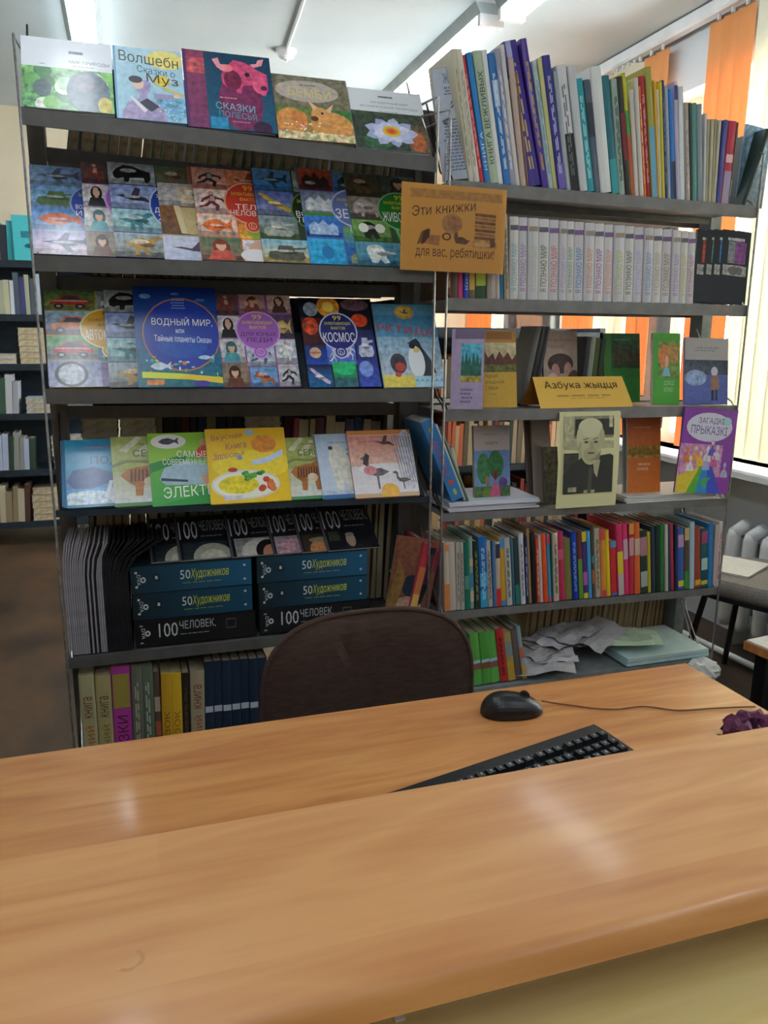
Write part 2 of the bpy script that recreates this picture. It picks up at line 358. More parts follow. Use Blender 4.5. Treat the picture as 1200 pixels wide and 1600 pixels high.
# smoke detector with its conduit
pd = atz(447, 78, ZC)
t = thing('smoke_detector', 'small white round detector on the ceiling at the end of a conduit', 'detector', pd)
a = MB(); a.tube([(0, 0, 0), (0, 0, -.012), (0, 0, -.014), (0, 0, -.035), (0, 0, -.045)], [.055, .055, .045, .04, .02], 20); a.build('housing', WHITEP, t, smooth=False)
a = MB(); a.tube([(0, 0, -.045), (0, 0, -.056)], [.012, .008], 10); a.build('sensor_tip', WHITEP, t)
pe = atz(487, -40, ZC)
a = MB(); a.tube([(pd.x, pd.y, ZC-.01), ((pd.x+pe.x)/2, (pd.y+pe.y)/2, ZC-.01), (pe.x, pe.y, ZC-.01)], .009, 8)
tag(a.build('cable_conduit', WHITEP), 'thin white conduit running along the ceiling to the detector', 'conduit')

# ------------------------------------------------------------------ vertical blinds
def slatmat(name, c1, c2):
    m, nt, b = base_mat(name, .8)
    L = nt.links; tc = nt.nodes.new('ShaderNodeTexCoord'); n = nt.nodes.new('ShaderNodeTexNoise'); n.inputs['Scale'].default_value = 30
    mp = nt.nodes.new('ShaderNodeMapping'); mp.inputs['Scale'].default_value = (1, 1, .2); L.new(tc.outputs['Object'], mp.inputs[0]); L.new(mp.outputs[0], n.inputs['Vector'])
    rp = nt.nodes.new('ShaderNodeValToRGB'); rp.color_ramp.elements[0].color = col(c1); rp.color_ramp.elements[1].color = col(c2); L.new(n.outputs[0], rp.inputs[0])
    L.new(rp.outputs[0], b.inputs['Base Color'])
    tr = nt.nodes.new('ShaderNodeBsdfTranslucent'); L.new(rp.outputs[0], tr.inputs[0])
    mx = nt.nodes.new('ShaderNodeMixShader'); mx.inputs[0].default_value = .25
    L.new(b.outputs[0], mx.inputs[1]); L.new(tr.outputs[0], mx.inputs[2]); L.new(mx.outputs[0], nt.nodes['Material Output'].inputs[0])
    return m
ORANGE = slatmat('orange_blind_fabric', 'eda86c', 'e39856'); CREAM = slatmat('cream_blind_fabric', 'f4f0dc', 'ebe6cf')
def blind(label, ya, yb, slats, zr=2.78):
    x = XR-.06
    t = thing('vertical_blind', label, 'blind', (x, (ya+yb)/2, zr)); yc = (ya+yb)/2
    a = MB(); a.prism([(-.03, .035), (.04, .035), (.04, -.01), (.02, -.02), (-.02, -.02), (-.03, -.01)], ya-yc, yb-yc, 1); a.build('rail', WHITEP, t)
    for y, c, ang in slats:
        a = MB(); hw = .048; z0 = ZS+.03-zr; z1 = -.045; n = 6
        M = Matrix.Translation((0, y-yc, 0)) @ Matrix.Rotation(ang, 4, 'Z')
        for i in range(n):
            p = -hw+2*hw*i/n; q = -hw+2*hw*(i+1)/n
            k = lambda s: .006*math.cos(s/hw*PI/2)
            for dx in (0, .0012):
                a.face([M @ Vector((k(p)+dx, p, z0)), M @ Vector((k(q)+dx, q, z0)), M @ Vector((k(q)+dx, q, z1)), M @ Vector((k(p)+dx, p, z1))])
        s = a.build('slat', ORANGE if c == 'o' else CREAM, t, fix=False)
        s['label'] = 'orange fabric slat' if c == 'o' else 'cream fabric slat'
        c_ = MB(); c_.box(-.006, .006, -.006, .006, -.045, -.015, M=Matrix.Translation((0, y-yc, 0))); c_.build('clip', WHITEP, s)
sl = []
def rng(a, b, c, ang=.12, step=.088):
    y = a+.045
    while y <= b-.035: sl.append((y, c, ang)); y += step
rng(1.5, 3.02, 'c'); rng(3.03, 3.33, 'o'); rng(3.60, 3.78, 'o'); rng(3.78, 4.06, 'c', .9, .05); rng(4.1, 4.5, 'o'); rng(5.3, 5.45, 'c'); rng(5.5, 5.95, 'o')
blind('long vertical blind of orange and cream fabric slats at the window', 1.2, 6.05, sl)

# ------------------------------------------------------------------ radiator, pipe, cables on the right
t = thing('radiator', 'white cast iron column radiator under the window sill', 'radiator', (2.57, 2.22, 0))
for i in range(9):
    y = -.62+.1*i+.35
    a = MB()
    for xx in (-.055, .055):
        a.tube([(xx, y, .09), (xx, y, .12), (xx, y, .50), (xx, y, .53)], [.022, .03, .03, .022], 10)
    a.tube([(-.06, y, .12), (.06, y, .12)], .028, 8); a.tube([(-.06, y, .51), (0, y, .545), (.06, y, .51)], .03, 8)
    a.build('radiator_column', WHITEP, t, smooth=True)
for z in (.13, .5):
    a = MB(); a.tube([(0, -.3, z), (0, .58, z)], .02, 8); a.build('header', WHITEP, t, smooth=True)
for yy in (-.2, .5):
    a = MB(); a.box(-.05, .05, yy-.012, yy+.012, 0, .1); a.build('foot', WHITEP, t)
a = MB(); pts = [(2.5, 3.72, .13), (2.5, 3.8, .12), (2.5, 3.86, .07), (2.5, 3.86, .03)]
a.tube([(2.38, 3.95, .05), (2.38, 3.6, .045), (2.33, 3.3, .03), (2.36, 2.9, .03), (2.4, 2.3, .03), (2.45, 1.5, .03)], .014, 8)
tag(a.build('heating_pipe', WHITEP, smooth=True), 'thin pale pipe running over the brown floor in front of the radiator', 'pipe')

# ================================================================== RACKS
def W(mb, name, m, root, **k): return mb.build(name, m, root, loc=-Vector(root.location), **k)
def plank(b, xa, xb, y0, y1, za, zb, t):
    P = [(xa, y0, za-t), (xb, y0, zb-t), (xb, y1, zb-t), (xa, y1, za-t), (xa, y0, za), (xb, y0, zb), (xb, y1, zb), (xa, y1, za)]
    for f in ((0, 3, 2, 1), (4, 5, 6, 7), (0, 1, 5, 4), (1, 2, 6, 5), (2, 3, 7, 6), (3, 0, 4, 7)): b.face([P[i] for i in f])
LX = (-.197, .806); RX = (.842, 1.857)
LZ = [(1.845, 1.809), (1.528, 1.528), (1.219, 1.207), (.917, .900), (.526, .522), (.165, .165)]
RZ = [(1.760, 1.747), (1.456, 1.454), (1.149, 1.143), (.848, .838), (.543, .530), (.28, .28)]
def zs(T, X, i, x): a, b = T[i]; return a+(b-a)*(x-X[0])/(X[1]-X[0])
zl = lambda i, x: zs(LZ, LX, i, x)
zr = lambda i, x: zs(RZ, RX, i, x)
YB = 2.31             # near edge of the shelves on the far side
rackL = thing('metal_rack', 'grey metal display rack on the left with tilted book ledges', 'shelf rack', (.3, 2.3, 0))
METALR = mat('light_grey_shelf_paint', '7c7a79', '6e6c6b', 30, .5, .2, bump=.08)
rackR = thing('metal_rack', 'grey metal rack on the right with flat shelves, nearer the window', 'shelf rack', (1.35, 2.3, 0))
def shelf(root, X, za, zb, y0, y1, lip, m, name='shelf'):
    b = MB(); plank(b, X[0], X[1], y0+.002, y1, za-.003, zb-.003, .004)
    plank(b, X[0], X[1], y0-.002, y0+.002, za+.001, zb+.001, lip); plank(b, X[0], X[1], y1-.003, y1, za+.001, zb+.001, lip*.8)
    plank(b, X[0], X[1], y0, y0+.018, za+.001-lip+.003, zb+.001-lip+.003, .003)
    return W(b, name, m, root)
for i, (za, zb) in enumerate(LZ):
    if i < 4:
        b = MB(); plank(b, *LX, D-.004, D, za+.003, zb+.003, .036 if i < 3 else .016); plank(b, *LX, D, D+.045, za-.004, zb-.004, .004)
        W(b, 'ledge', METAL if i < 3 else METALD, rackL)
        dy = (.11, .16, .13, .12)[i]; dz = (.19, .2, .2, .18)[i]; b = MB(); n = Vector((0, .006, 0))
        P = [Vector((LX[0]+.03, D+.045, za)), Vector((LX[1]-.03, D+.045, zb)), Vector((LX[1]-.03, D+.045+dy*.75, zb+dz*.75)), Vector((LX[0]+.03, D+.045+dy*.75, za+dz*.75))]
        b.face(P); b.face([p+n for p in reversed(P)])
        for a_, c_ in ((0, 1), (1, 2), (2, 3), (3, 0)): b.face([P[a_], P[c_], P[c_]+n, P[a_]+n])
        W(b, 'tilted_back_board', METALD, rackL)
    else:
        shelf(rackL, LX, za, zb, D, YB-.02, .03, METAL)
    fz = (.03, .028, .058, .02, .008, .0)[i]
    shelf(rackL, LX, za-fz, zb-fz, YB, YB+.25, .034, METAL, 'far_side_shelf')
for i, (za, zb) in enumerate(RZ):
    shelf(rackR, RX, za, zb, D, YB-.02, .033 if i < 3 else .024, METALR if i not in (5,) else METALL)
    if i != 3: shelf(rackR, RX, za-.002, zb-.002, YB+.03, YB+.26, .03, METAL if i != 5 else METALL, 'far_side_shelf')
def post(root, x, z1=1.98, m=METAL):
    b = MB(); b.prism([(x-.02, YB-.03), (x+.02, YB-.03), (x+.02, YB+.03), (x+.016, YB+.03), (x+.016, YB-.026), (x-.016, YB-.026), (x-.016, YB+.03), (x-.02, YB+.03)], 0, z1, 2)
    p = W(b, 'post', m, root)
    b = MB()
    for k in range(int(z1/.05)): b.box(x-.004, x+.004, YB-.0312, YB-.03, .04+k*.05, .06+k*.05)
    W(b, 'slot', WIRED, p) if False else None
    return p
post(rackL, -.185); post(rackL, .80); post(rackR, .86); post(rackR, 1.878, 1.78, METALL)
for root, X, T in ((rackL, LX, LZ), (rackR, RX, RZ)):
    for e, x in enumerate(X):
        b = MB(); b.tube([(x, D-.006, .12), (x, D-.006, T[0][e]+.15)], .0032, 6); b.tube([(x, D-.006, T[0][e]+.15), (x, D+.2, T[0][e]+.17)], .0032, 6)
        W(b, 'front_rod', WIRE, root)
        for i in range(6):
            z = T[i][e]; dx = .012 if e == 0 else -.012
            for k in (0, 1):
                b = MB(); b.tube([(x+dx, YB-.02, z+.24), (x+dx, D+.07-k*.03+.02, z+.035), (x+dx, D+.04-k*.03, z+.012), (x+dx, D+.03-k*.03, z)], .0026, 6)
                W(b, 'brace_wire', WIRED if i < 4 and e == 0 else WIRE, root)

# ================================================================== BOOKS
ORD = 'zero first second third fourth fifth sixth seventh eighth ninth tenth eleventh twelfth thirteenth fourteenth fifteenth sixteenth seventeenth eighteenth nineteenth twentieth'.split()
def ordn(n):
    if n <= 20: return ORD[n]
    t = {2: 'twenty', 3: 'thirty', 4: 'forty', 5: 'fifty', 6: 'sixty'}[n//10]
    return t+'-'+ORD[n % 10] if n % 10 else {2: 'twentieth', 3: 'thirtieth', 4: 'fortieth', 5: 'fiftieth', 6: 'sixtieth'}[n//10]

def spine_book(loc, t, d, h, c, label, group, lean=0, bands=(), txt=None, lines=None, m=SATIN, pages=PAPER, rotz=0, side=None, rotx=0, name='book', parts=True):
    """book standing with its spine to the front; origin at the front left bottom corner"""
    r = thing(name, label, 'book', loc, (rotx, lean, rotz), group)
    q = min(.0018, t*.18); b = MB()
    b.prism([(0, d), (0, .002), (t*.12, 0), (t*.5, -.0012), (t*.88, 0), (t, .002), (t, d), (t-q, d), (t-q, q+.002), (q, q+.002), (q, d)], 0, h, 2, c=c)
    b.build('cover', m, r)
    b = MB(); b.box(q, t-q, q+.002, d-.004, .003, h-.003); b.build('page_block', pages, r)
    if bands or txt or lines or side:
        a = Art(t, h, y=-.0014)
        for v0, v1, cc in bands: a.r(.06, v0, .94, v1, cc)
        if lines: a.lines(.3, .12, .72, .85, 2, lines, seed=int(h*1e4), vertical=True)
        if txt:
            for (s, v0, v1, tc) in txt: a.t(s, .22, v0, .8, v1, tc, rot=1)
        a.build('spine_print', m, r, fix=False)
    return r
STUFF = MB()   # background books too small or too many to tell apart
def fore_book(loc, t, d, h, c, label, group, lean=0, pages=PAPERD, flat=False, name='book'):
    """book with its page edges to the front"""
    r = thing(name, label, 'book', loc, (0, lean, 0), group)
    q = min(.003, t*.16); b = MB()
    if flat:   # lying: thickness up, page edges to the front
        b.prism([(0, 0), (0, q), (d-q, q), (d-q, t-q), (0, t-q), (0, t), (d, t), (d, 0)], 0, h, 0, c=c); b.build('cover', MATTE, r)
        b = MB(); b.box(.003, h-.003, .004, d-q, q, t-q); b.build('page_block', pages, r)
    else:
        b.prism([(0, 0), (q, 0), (q, d-q), (t-q, d-q), (t-q, 0), (t, 0), (t, d), (0, d)], 0, h, 2, c=c); b.build('cover', MATTE, r)
        b = MB(); b.box(q, t-q, .004, d-q, .003, h-.003); b.build('page_block', pages, r)
    return r

def spine_row(rows, zf, X, shelfname, group, depth=.17, Y=D+.006, first=1, endx=None, hmin=.08):
    """rows: (bottom px, top px, top py, colour, words, opts)"""
    n = len(rows)
    for k, rw in enumerate(rows):
        xb, xt, yt, c, words = rw[:5]; o = dict(rw[5]) if len(rw) > 5 else {}
        xa = at(xb, 0, Y).x
        # bottom: world x on the shelf line, found on the plane Y
        def bottom(px):
            x = at(px, 400, Y).x
            for _ in range(6):
                z = zf(x); d = Vector((x, Y, z))-EYE; p = 600+F*d.dot(RT)/d.dot(fw); x += (px-p)/560
            return x
        x0 = bottom(xb); x1 = bottom(o.pop('xe', rows[k+1][0] if k+1 < n else endx))
        z = zf(x0); p = at(xt, yt, Y); lean = math.atan2(p.x-x0, p.z-z); h = max(hmin, math.hypot(p.x-x0, p.z-z))
        t = max(.004, (x1-x0-.0008)*math.cos(lean)); lift = max(0, t*math.sin(lean))+.0012
        nm = o.pop('name', 'book')
        thick = 'slim' if t < .012 else ('thick' if t > .03 else 'medium')
        lab = o.pop('label', None) or '%s book, %s spine, %s from left, %s' % (thick, words, ordn(first+k), shelfname)
        spine_book((x0, Y+(k % 3)*.0015, z+lift), t, o.pop('d', depth), h, c, lab, group, lean, name=nm, **o)

def on_shelf(px, Y, zf):
    x = at(px, 500, Y).x
    for _ in range(8):
        d = Vector((x, Y, zf(x)))-EYE; p = 600+F*d.dot(RT)/d.dot(fw); x += (px-p)/560
    return x
def face_book(px, wd, topy, zf, art, label, c, dy=.12, Y=D+.004, t=.011, yaw=0, lean=0, group=None, pages=PAPERW, m=GLOSS, name='book', soft=False, H=None, lift=0, spine=None, topx=None):
    """book or magazine shown with its front cover; px = left bottom corner, topy = height of the left top corner"""
    x = on_shelf(px, Y, zf); z = zf(x)
    if wd > 3: wd = on_shelf(wd, Y, zf)-x
    p = at(topx or px, topy, Y+dy); dz = p.z-z
    tilt = math.atan2(dy, dz); Hh = H or math.hypot(dy, dz)
    M = Matrix.Rotation(yaw, 4, 'Z') @ Matrix.Rotation(-tilt, 4, 'X') @ Matrix.Rotation(lean, 4, 'Y')
    up = t*math.sin(tilt)+.001+lift+(max(0, math.sin(lean))*wd)
    r = thing(name, label, 'magazine' if name == 'magazine' else 'book', (x, Y, z+up), M.to_euler(), group)
    b = MB()
    if soft:
        b.box(0, wd, 0, .0004, 0, Hh, c); b.box(0, wd, t-.0004, t, 0, Hh, c); b.box(-.0003, .0008, 0, t, 0, Hh, spine or c)
        b.build('cover', m, r); b = MB(); b.box(.0009, wd-.0004, .0005, t-.0005, .0006, Hh-.0006); b.build('page_block', pages, r)
    else:
        b.box(.004, wd, 0, .0022, 0, Hh, c); b.box(.004, wd, t-.0022, t, 0, Hh, c)
        b.prism([(0, .0025), (.001, .0006), (.003, 0), (.0045, .0004), (.0045, t-.0004), (.003, t), (.001, t-.0006), (0, t-.0025)], 0, Hh, 2, c=spine or c)
        b.build('cover', m, r); b = MB(); b.box(.0046, wd-.004, .0023, t-.0023, .003, Hh-.003); b.build('page_block', pages, r)
    if art:
        a = Art(wd, Hh); art(a); a.build('cover_print', m, r, fix=False)
    return r

def cell(a, u0, v0, u1, v1, bg, top=None, sil=None, sc_='333333', ph=.4, pad=.1):
    a.r(u0, v0, u1, v1, bg, ph, top)
    if not sil: return
    du = (u1-u0)*pad; dv = (v1-v0)*pad; U = lambda x: u0+du+(u1-u0-2*du)*x; V = lambda x: v0+dv+(v1-v0-2*dv)*x; c = col(sc_); lt = mix(c, (1, 1, 1, 1), .35); dk = mix(c, (0, 0, 0, 1), .6)
    def E(x, y, rx, ry, cc, p=.3): a.e(U(x), V(y), (u1-u0)*rx*.8, (v1-v0)*ry*.8, cc, p, n=14)
    R = random.Random(int(u0*97+v0*31+len(sil))); a.r(u0, v0, u1, v0+(v1-v0)*.22, mix(col(bg), (0, 0, 0, 1), .45), .5)
    if sil == 'bust':
        E(.5, .62, .27, .4, dk); a.q([(U(.08), v0+.004), (U(.92), v0+.004), (U(.8), V(.34)), (U(.6), V(.46)), (U(.4), V(.46)), (U(.2), V(.34))], c, .25); a.q([(U(.43), V(.36)), (U(.57), V(.36)), (U(.56), V(.5)), (U(.44), V(.5))], 'c89a84'); E(.5, .66, .16, .24, 'd8ac94', .1); E(.5, .84, .2, .12, dk); return
    a.s(sil, U(0), V(0), U(1), V(1), c, .35)
    if sil == 'car':
        a.q([(U(.28), V(.55)), (U(.38), V(.78)), (U(.66), V(.78)), (U(.78), V(.55))], '3a4450', .3); a.q([(U(.02), V(.42)), (U(.98), V(.42)), (U(.9), V(.5)), (U(.14), V(.5))], lt, .2)
        for x in (.22, .75): E(x, .12, .12, .16, '18181a'); E(x, .12, .06, .08, 'a8a8ac', .1)
    elif sil == 'man': E(.49, .93, .1, .1, 'c89a84', .1); a.q([(U(.42), V(.5)), (U(.62), V(.5)), (U(.6), V(.78)), (U(.46), V(.78))], lt, .3)
    elif sil in ('bison', 'bear', 'dino', 'deer'): E(.42, .68, .22, .12, lt, .5); E(.6, .5, .18, .1, dk, .5)
    elif sil in ('plane', 'tank', 'fish', 'rocket', 'bird'): E(.45, .5, .22, .07, lt, .4); E(.55, .38, .2, .05, dk, .4)
    elif sil == 'hills': E(.3, .3, .2, .1, lt, .5)
def oval(a, cx, cy, rx, ry, oc, rim, words, tc='ffffff', head='f0e428'):
    a.e(cx, cy, rx+.02, ry+.016, rim); a.e(cx, cy-ry-.03, .1, .075, rim); a.e(cx, cy, rx, ry, oc); a.e(cx, cy-ry-.03, .08, .06, oc)
    a.e(cx, cy-ry-.03, .055, .042, rim); a.e(cx, cy-ry-.03, .042, .032, oc); a.t('Б', cx-.02, cy-ry-.055, cx+.025, cy-ry-.005, rim)
    a.t('99', cx-.06, cy+ry*.62, cx+.06, cy+ry*.9, head)
    a.t('ЗАХВАТЫВАЮЩИХ', cx-rx*.75, cy+ry*.34, cx+rx*.75, cy+ry*.54, head); a.t('ФАКТОВ', cx-rx*.4, cy+ry*.1, cx+rx*.4, cy+ry*.28, head)
    n = len(words)
    for i, wd in enumerate(words):
        hh = ry*.62/n; k = min(.86, .13*len(wd)+.1) if n > 1 else .88
        a.t(wd, cx-rx*k, cy-ry*.06-hh*(i+1)+hh*.14, cx+rx*k, cy-ry*.06-hh*i, tc)

# ---------------- top ledge: five children's books
def art_nature(a):
    a.r(0, 0, 1, 1, 'e3e6ef'); a.r(0, 0, 1, .6, '4f9a52', .75, '6fae62')
    for i in range(16):
        R = random.Random(i); a.e(R.uniform(0, 1), R.uniform(0, .55), .1, .1, R.choice(['7fbf5a', '2f7d3b', 'b9d9b0', 'dfe9da', '59a34b']), .3)
    a.e(.72, .27, .24, .3, '43556b', .5); a.e(.68, .4, .12, .12, '6a5f73', .5); a.e(.9, .1, .08, .12, 'c5b233', .3); a.r(.0, .58, 1, .62, 'e3e6ef')
    a.e(.22, .28, .1, .12, '3d5a5c', .4)
    a.t('МИР ПРИРОДЫ', .52, .655, .97, .71, '555a66'); a.lines(.55, .62, .85, .64, 1, '8a8f9a'); a.r(.52, .8, .68, .84, '666a74', .6)
def art_tales(a):
    a.r(0, 0, 1, 1, '9cc7df', .12, 'b8d9ea'); a.r(0, 0, .03, 1, '6fa9cf'); a.e(.75, .86, .28, .13, 'f1e18a', .1); a.e(.8, .2, .25, .18, '7fb3d6', .5)
    a.t('Волшебн', .08, .8, .94, .95, '5a5548', arc=-.05); a.t('Сказки о', .33, .66, .88, .76, '4f6a86', arc=-.04); pass
    a.e(.68, .56, .12, .08, 'e8cf55', .2)
    a.s('bust', .08, -.0, .72, .55, 'a99ac4', .25); a.e(.33, .5, .085, .085, 'e9c9b6'); a.e(.3, .55, .1, .05, '4a4350'); a.q([(.3, .22), (.5, .12), (.62, .2), (.45, .3)], '3f3f52')
    a.q([(.55, .3), (.85, .33), (.85, .37), (.55, .38)], 'a99ac4'); a.e(.88, .36, .05, .03, 'e9c9b6'); a.q([(.66, .45), (.98, .36), (.99, .39), (.7, .48)], 'd9c27a'); a.q([(.4, .1), (.2, .3), (.23, .32), (.45, .14)], 'e8e4ef')
    a.t('Муз', .46, .5, .92, .65, '5a4c38', arc=-.03)
    for i in range(12):
        R = random.Random(i+40); a.e(R.uniform(.6, 1), R.uniform(.02, .3), .012, .01, 'dbeaf5')
def art_polesie(a):
    a.r(0, 0, 1, 1, '1f5f80', .2, '173e5a'); a.r(.03, 0, .24, 1, '7b3a68', .3, '8d3f5e'); a.r(.03, .7, .24, .9, 'c85a62', .5); a.r(.0, 0, .035, 1, '55306a')
    a.e(.62, .36, .25, .36, '7d2f5c', .35); a.s('bison', .42, .48, .95, .92, 'cf4a78', .35); a.e(.55, .65, .1, .13, '7a2448', .4); a.e(.48, .8, .08, .05, 'ef7d86'); a.e(.85, .62, .08, .12, 'e35a84', .3)
    a.q([(.46, .76), (.38, .8), (.33, .9), (.4, .93), (.42, .85), (.5, .81)], 'ef9aa4', .1); a.q([(.8, .84), (.9, .88), (.93, .97), (.86, .95), (.84, .9), (.76, .88)], 'ef9aa4', .1); a.e(.72, .74, .03, .03, '2a1c30'); a.e(.9, .58, .04, .03, '5a1c3c', .2)
    a.e(.84, .05, .11, .09, '3f2745', .3); a.r(.26, 0, .45, .15, '2c8fc0', .3)
    a.t('СКАЗКИ', .33, .26, .77, .35, '62b9c4', arc=-.02); a.t('ПОЛЕСЬЯ', .36, .16, .78, .24, '4aa3b4', arc=-.02); a.lines(.38, .4, .62, .43, 1, 'd08a9a'); a.lines(.5, .1, .75, .13, 1, 'b07a98')
def art_deer(a):
    a.r(0, 0, 1, 1, '6f6a52', .45, '817a66'); a.e(.45, .76, .42, .17, 'b9aca4', .2); a.t('БЕМБИ', .2, .68, .76, .82, 'd8c878', skew=0, arc=-.03); a.lines(.36, .85, .62, .88, 1, '6b6152')
    a.r(0, 0, 1, .5, 'c98a4a', .35, '5f8a4a'); a.r(.6, .3, 1, .5, '3f7a44', .4)
    a.e(.2, .28, .2, .2, 'd9924f', .3); a.e(.72, .26, .28, .2, 'dd9a58', .3); a.e(.58, .4, .12, .12, 'e0a05e', .15); a.e(.3, .34, .1, .1, 'd2844a', .2)
    a.q([(.5, .46), (.44, .62), (.56, .52)], 'e7b98c'); a.q([(.66, .48), (.78, .6), (.72, .44)], 'e7b98c'); a.e(.61, .43, .018, .02, '2a2a30'); a.e(.5, .34, .05, .04, '5b3a2a')
    a.r(0, 0, 1, .12, 'd9c79a', .6)
    for i in range(26):
        R = random.Random(i+9); a.e(R.uniform(.05, .6), R.uniform(.1, .28), .013, .011, R.choice(['f4eee6', 'd04a6a', 'f4eee6']))
def art_lily(a):
    a.r(0, 0, 1, 1, 'e2e5ec'); a.r(0, 0, 1, .62, '39443f', .55, '43503f'); a.r(.72, 0, 1, .45, '6a5a48', .6); a.e(.85, .15, .1, .2, 'b5653c', .4); a.e(.3, .12, .2, .12, '3f6b4a', .5)
    for k, (L_, wd_, n_, c, c2) in enumerate(((.37, .085, 9, 'a4acd8', 'b8bee2'), (.27, .08, 8, 'c9cdec', 'd8d8f0'))):
        for i in range(n_):
            g = 2*PI*(i+.5*k)/n_; ca, sa = math.cos(g), math.sin(g)*.78
            P = [(0, -.5), (.45, -1), (.8, -.75), (1, 0), (.8, .75), (.45, 1), (0, .5)]
            a.q([(.5+L_*p*ca-wd_*q_*math.sin(g), .29+L_*p*sa*.85+wd_*q_*ca) for p, q_ in P], c if i % 2 else c2, .12)
    a.e(.5, .3, .12, .09, 'e6c238'); a.e(.5, .3, .08, .055, 'e8803a'); a.e(.5, .3, .04, .03, 'd9583a')
    a.t('ЗАГАДОЧНЫЙ МИР', .28, .76, .8, .81, '6a7684', arc=0); a.t('БЕЛОРУССКОЙ ПРИРОДЫ', .14, .685, .92, .735, '6a7684'); a.lines(.38, .63, .7, .65, 1, '9aa2ae'); a.r(.4, .87, .6, .9, '7a808a', .5)
zl_ = lambda x: zl(0, x)
face_book(35, 180, 60, zl_, art_nature, 'wide glossy book with leaves and a lamp glare on it, leftmost on the top ledge', 'd9dce4', dy=.10)
face_book(183, 293, 76, zl_, art_tales, 'pale blue storybook with a drawn figure in a lilac cape, second on the top ledge', '7fb0d2', dy=.10)
face_book(294, 434, 82, zl_, art_polesie, 'dark teal and purple book with a pink bison head on the top ledge', '4a3a66', dy=.10, t=.014)
face_book(436, 556, 120, zl_, art_deer, 'brown book cover with two deer in a meadow on the top ledge', '8a7a5e', dy=.10)
face_book(558, 674, 142, zl_, art_lily, 'book with a white water lily on the cover, rightmost on the top ledge', 'd9dde4', dy=.10)

# ---------------- second ledge: series of fact books
z1 = lambda x: zl(1, x)
def art_air(a):
    a.r(0, 0, 1, 1, '5d84c8', .2, '9db8dc'); cell(a, 0, .77, .62, 1, '8fb0d8', '7d9ccc', 'plane', '5a5f78'); cell(a, 0, .52, .58, .77, '8db6e0', '7aa6d8', 'tank', '5f7a52'); cell(a, 0, .27, .62, .52, '86aee2', '5f92d6', 'fish', 'd9683c')
    cell(a, 0, 0, .7, .27, 'd8c0d0', 'a9a4d4', 'plane', '3c3a66'); cell(a, .72, 0, 1, .2, '7fb8dc', 'a8d4ec', 'plane', 'd03c2c'); a.e(.8, .9, .15, .06, 'cfe0f4')
    oval(a, .78, .58, .34, .22, '3d56b4', '9db0e0', ['ВОЗДУХОПЛАВАНИЕ', 'И ПОЛЕТЫ'])
def art_lady(a):
    a.r(0, 0, 1, 1, '8a4f9a'); R = [(0, .77, .31, 1, '6a4f52', 'man', '9a3c28'), (.33, .8, .66, 1, 'b08a86', 'bust', '8a4038'), (.69, .8, 1, 1, 'c9a8a4', 'bust', '4a302c'), (0, .52, .31, .76, 'd8d0d4', 'bust', '1c1a20'),
        (0, .26, .33, .51, 'c9c6c8', 'bust', '4a9aa4'), (.35, .22, .71, .46, 'b9c4d4', 'man', '4a5a80'), (0, 0, .35, .25, '8a7a66', 'bust', '6a3a2c'), (.37, 0, .71, .21, '6aa0d4', 'deer', 'b05c3c'), (.73, .52, 1, .78, '5a4a62', 'fish', 'd0b060'), (.73, .25, 1, .51, 'c9c9d6', 'man', 'e9e4ea'), (.73, 0, 1, .24, 'b9b8c2', 'man', '1c1a1e')]
    for u0, v0, u1, v1, bg, s, c in R: cell(a, u0, v0, u1, v1, bg, None, s, c)
    for u, v in ((.42, .9), (.55, .92), (.49, .88), (.83, .94), (.15, .7)): a.e(u, v, .03, .025, 'd8a890')
    oval(a, .53, .6, .27, .2, 'a867c4', 'd0a4e0', ['ДЛЯ ЮНЫХ', 'ЛЕДИ'], tc='3c2a4a')
def art_dino(a):
    a.r(0, 0, 1, 1, '25407a'); cell(a, 0, .77, .55, 1, 'b9bcc0', '8a94a0', 'bison', '1c1a1c'); cell(a, 0, .51, .55, .76, '9aa8d0', '8a9cd0', 'bird', '3f3a48'); cell(a, 0, .26, .58, .5, '8fb4bc', '9cc4cc', 'dino', '2f7a84'); cell(a, 0, 0, .64, .25, '7a7a78', 'a8b4c0', 'dino', 'b08a42')
    cell(a, .56, .77, 1, 1, '6a6a50', '5a6a48', 'dino', '7a5f4a'); cell(a, .66, 0, 1, .25, '2f5a9a'); oval(a, .76, .55, .3, .24, '1f3f9c', 'b8c8e8', ['ДИНОЗАВРЫ', 'ЖИЗНЬ'])
def art_white(a):
    a.r(0, 0, 1, 1, 'b8b0ac'); cell(a, 0, .7, 1, 1, 'c9c4c4', 'b8b2b8', 'bear', 'd9c4a8', .3); a.r(0, .32, 1, .7, '6a4a30', .4, '8a5a3c'); a.q([(.25, .34), (1, .3), (1, .7), (.2, .68)], 'c9b483', .1); a.q([(.18, .7), (.25, .34), (.32, .34), (.26, .7)], 'd9c89c')
    a.t('На', .62, .52, .84, .6, '5a4a34'); a.t('белом', .45, .44, .95, .5, '5a4a34'); a.r(0, 0, 1, .3, 'b8c0dc', .2, 'c9cce0'); a.s('bird', .1, .06, .75, .24, '5a4a62', .3)
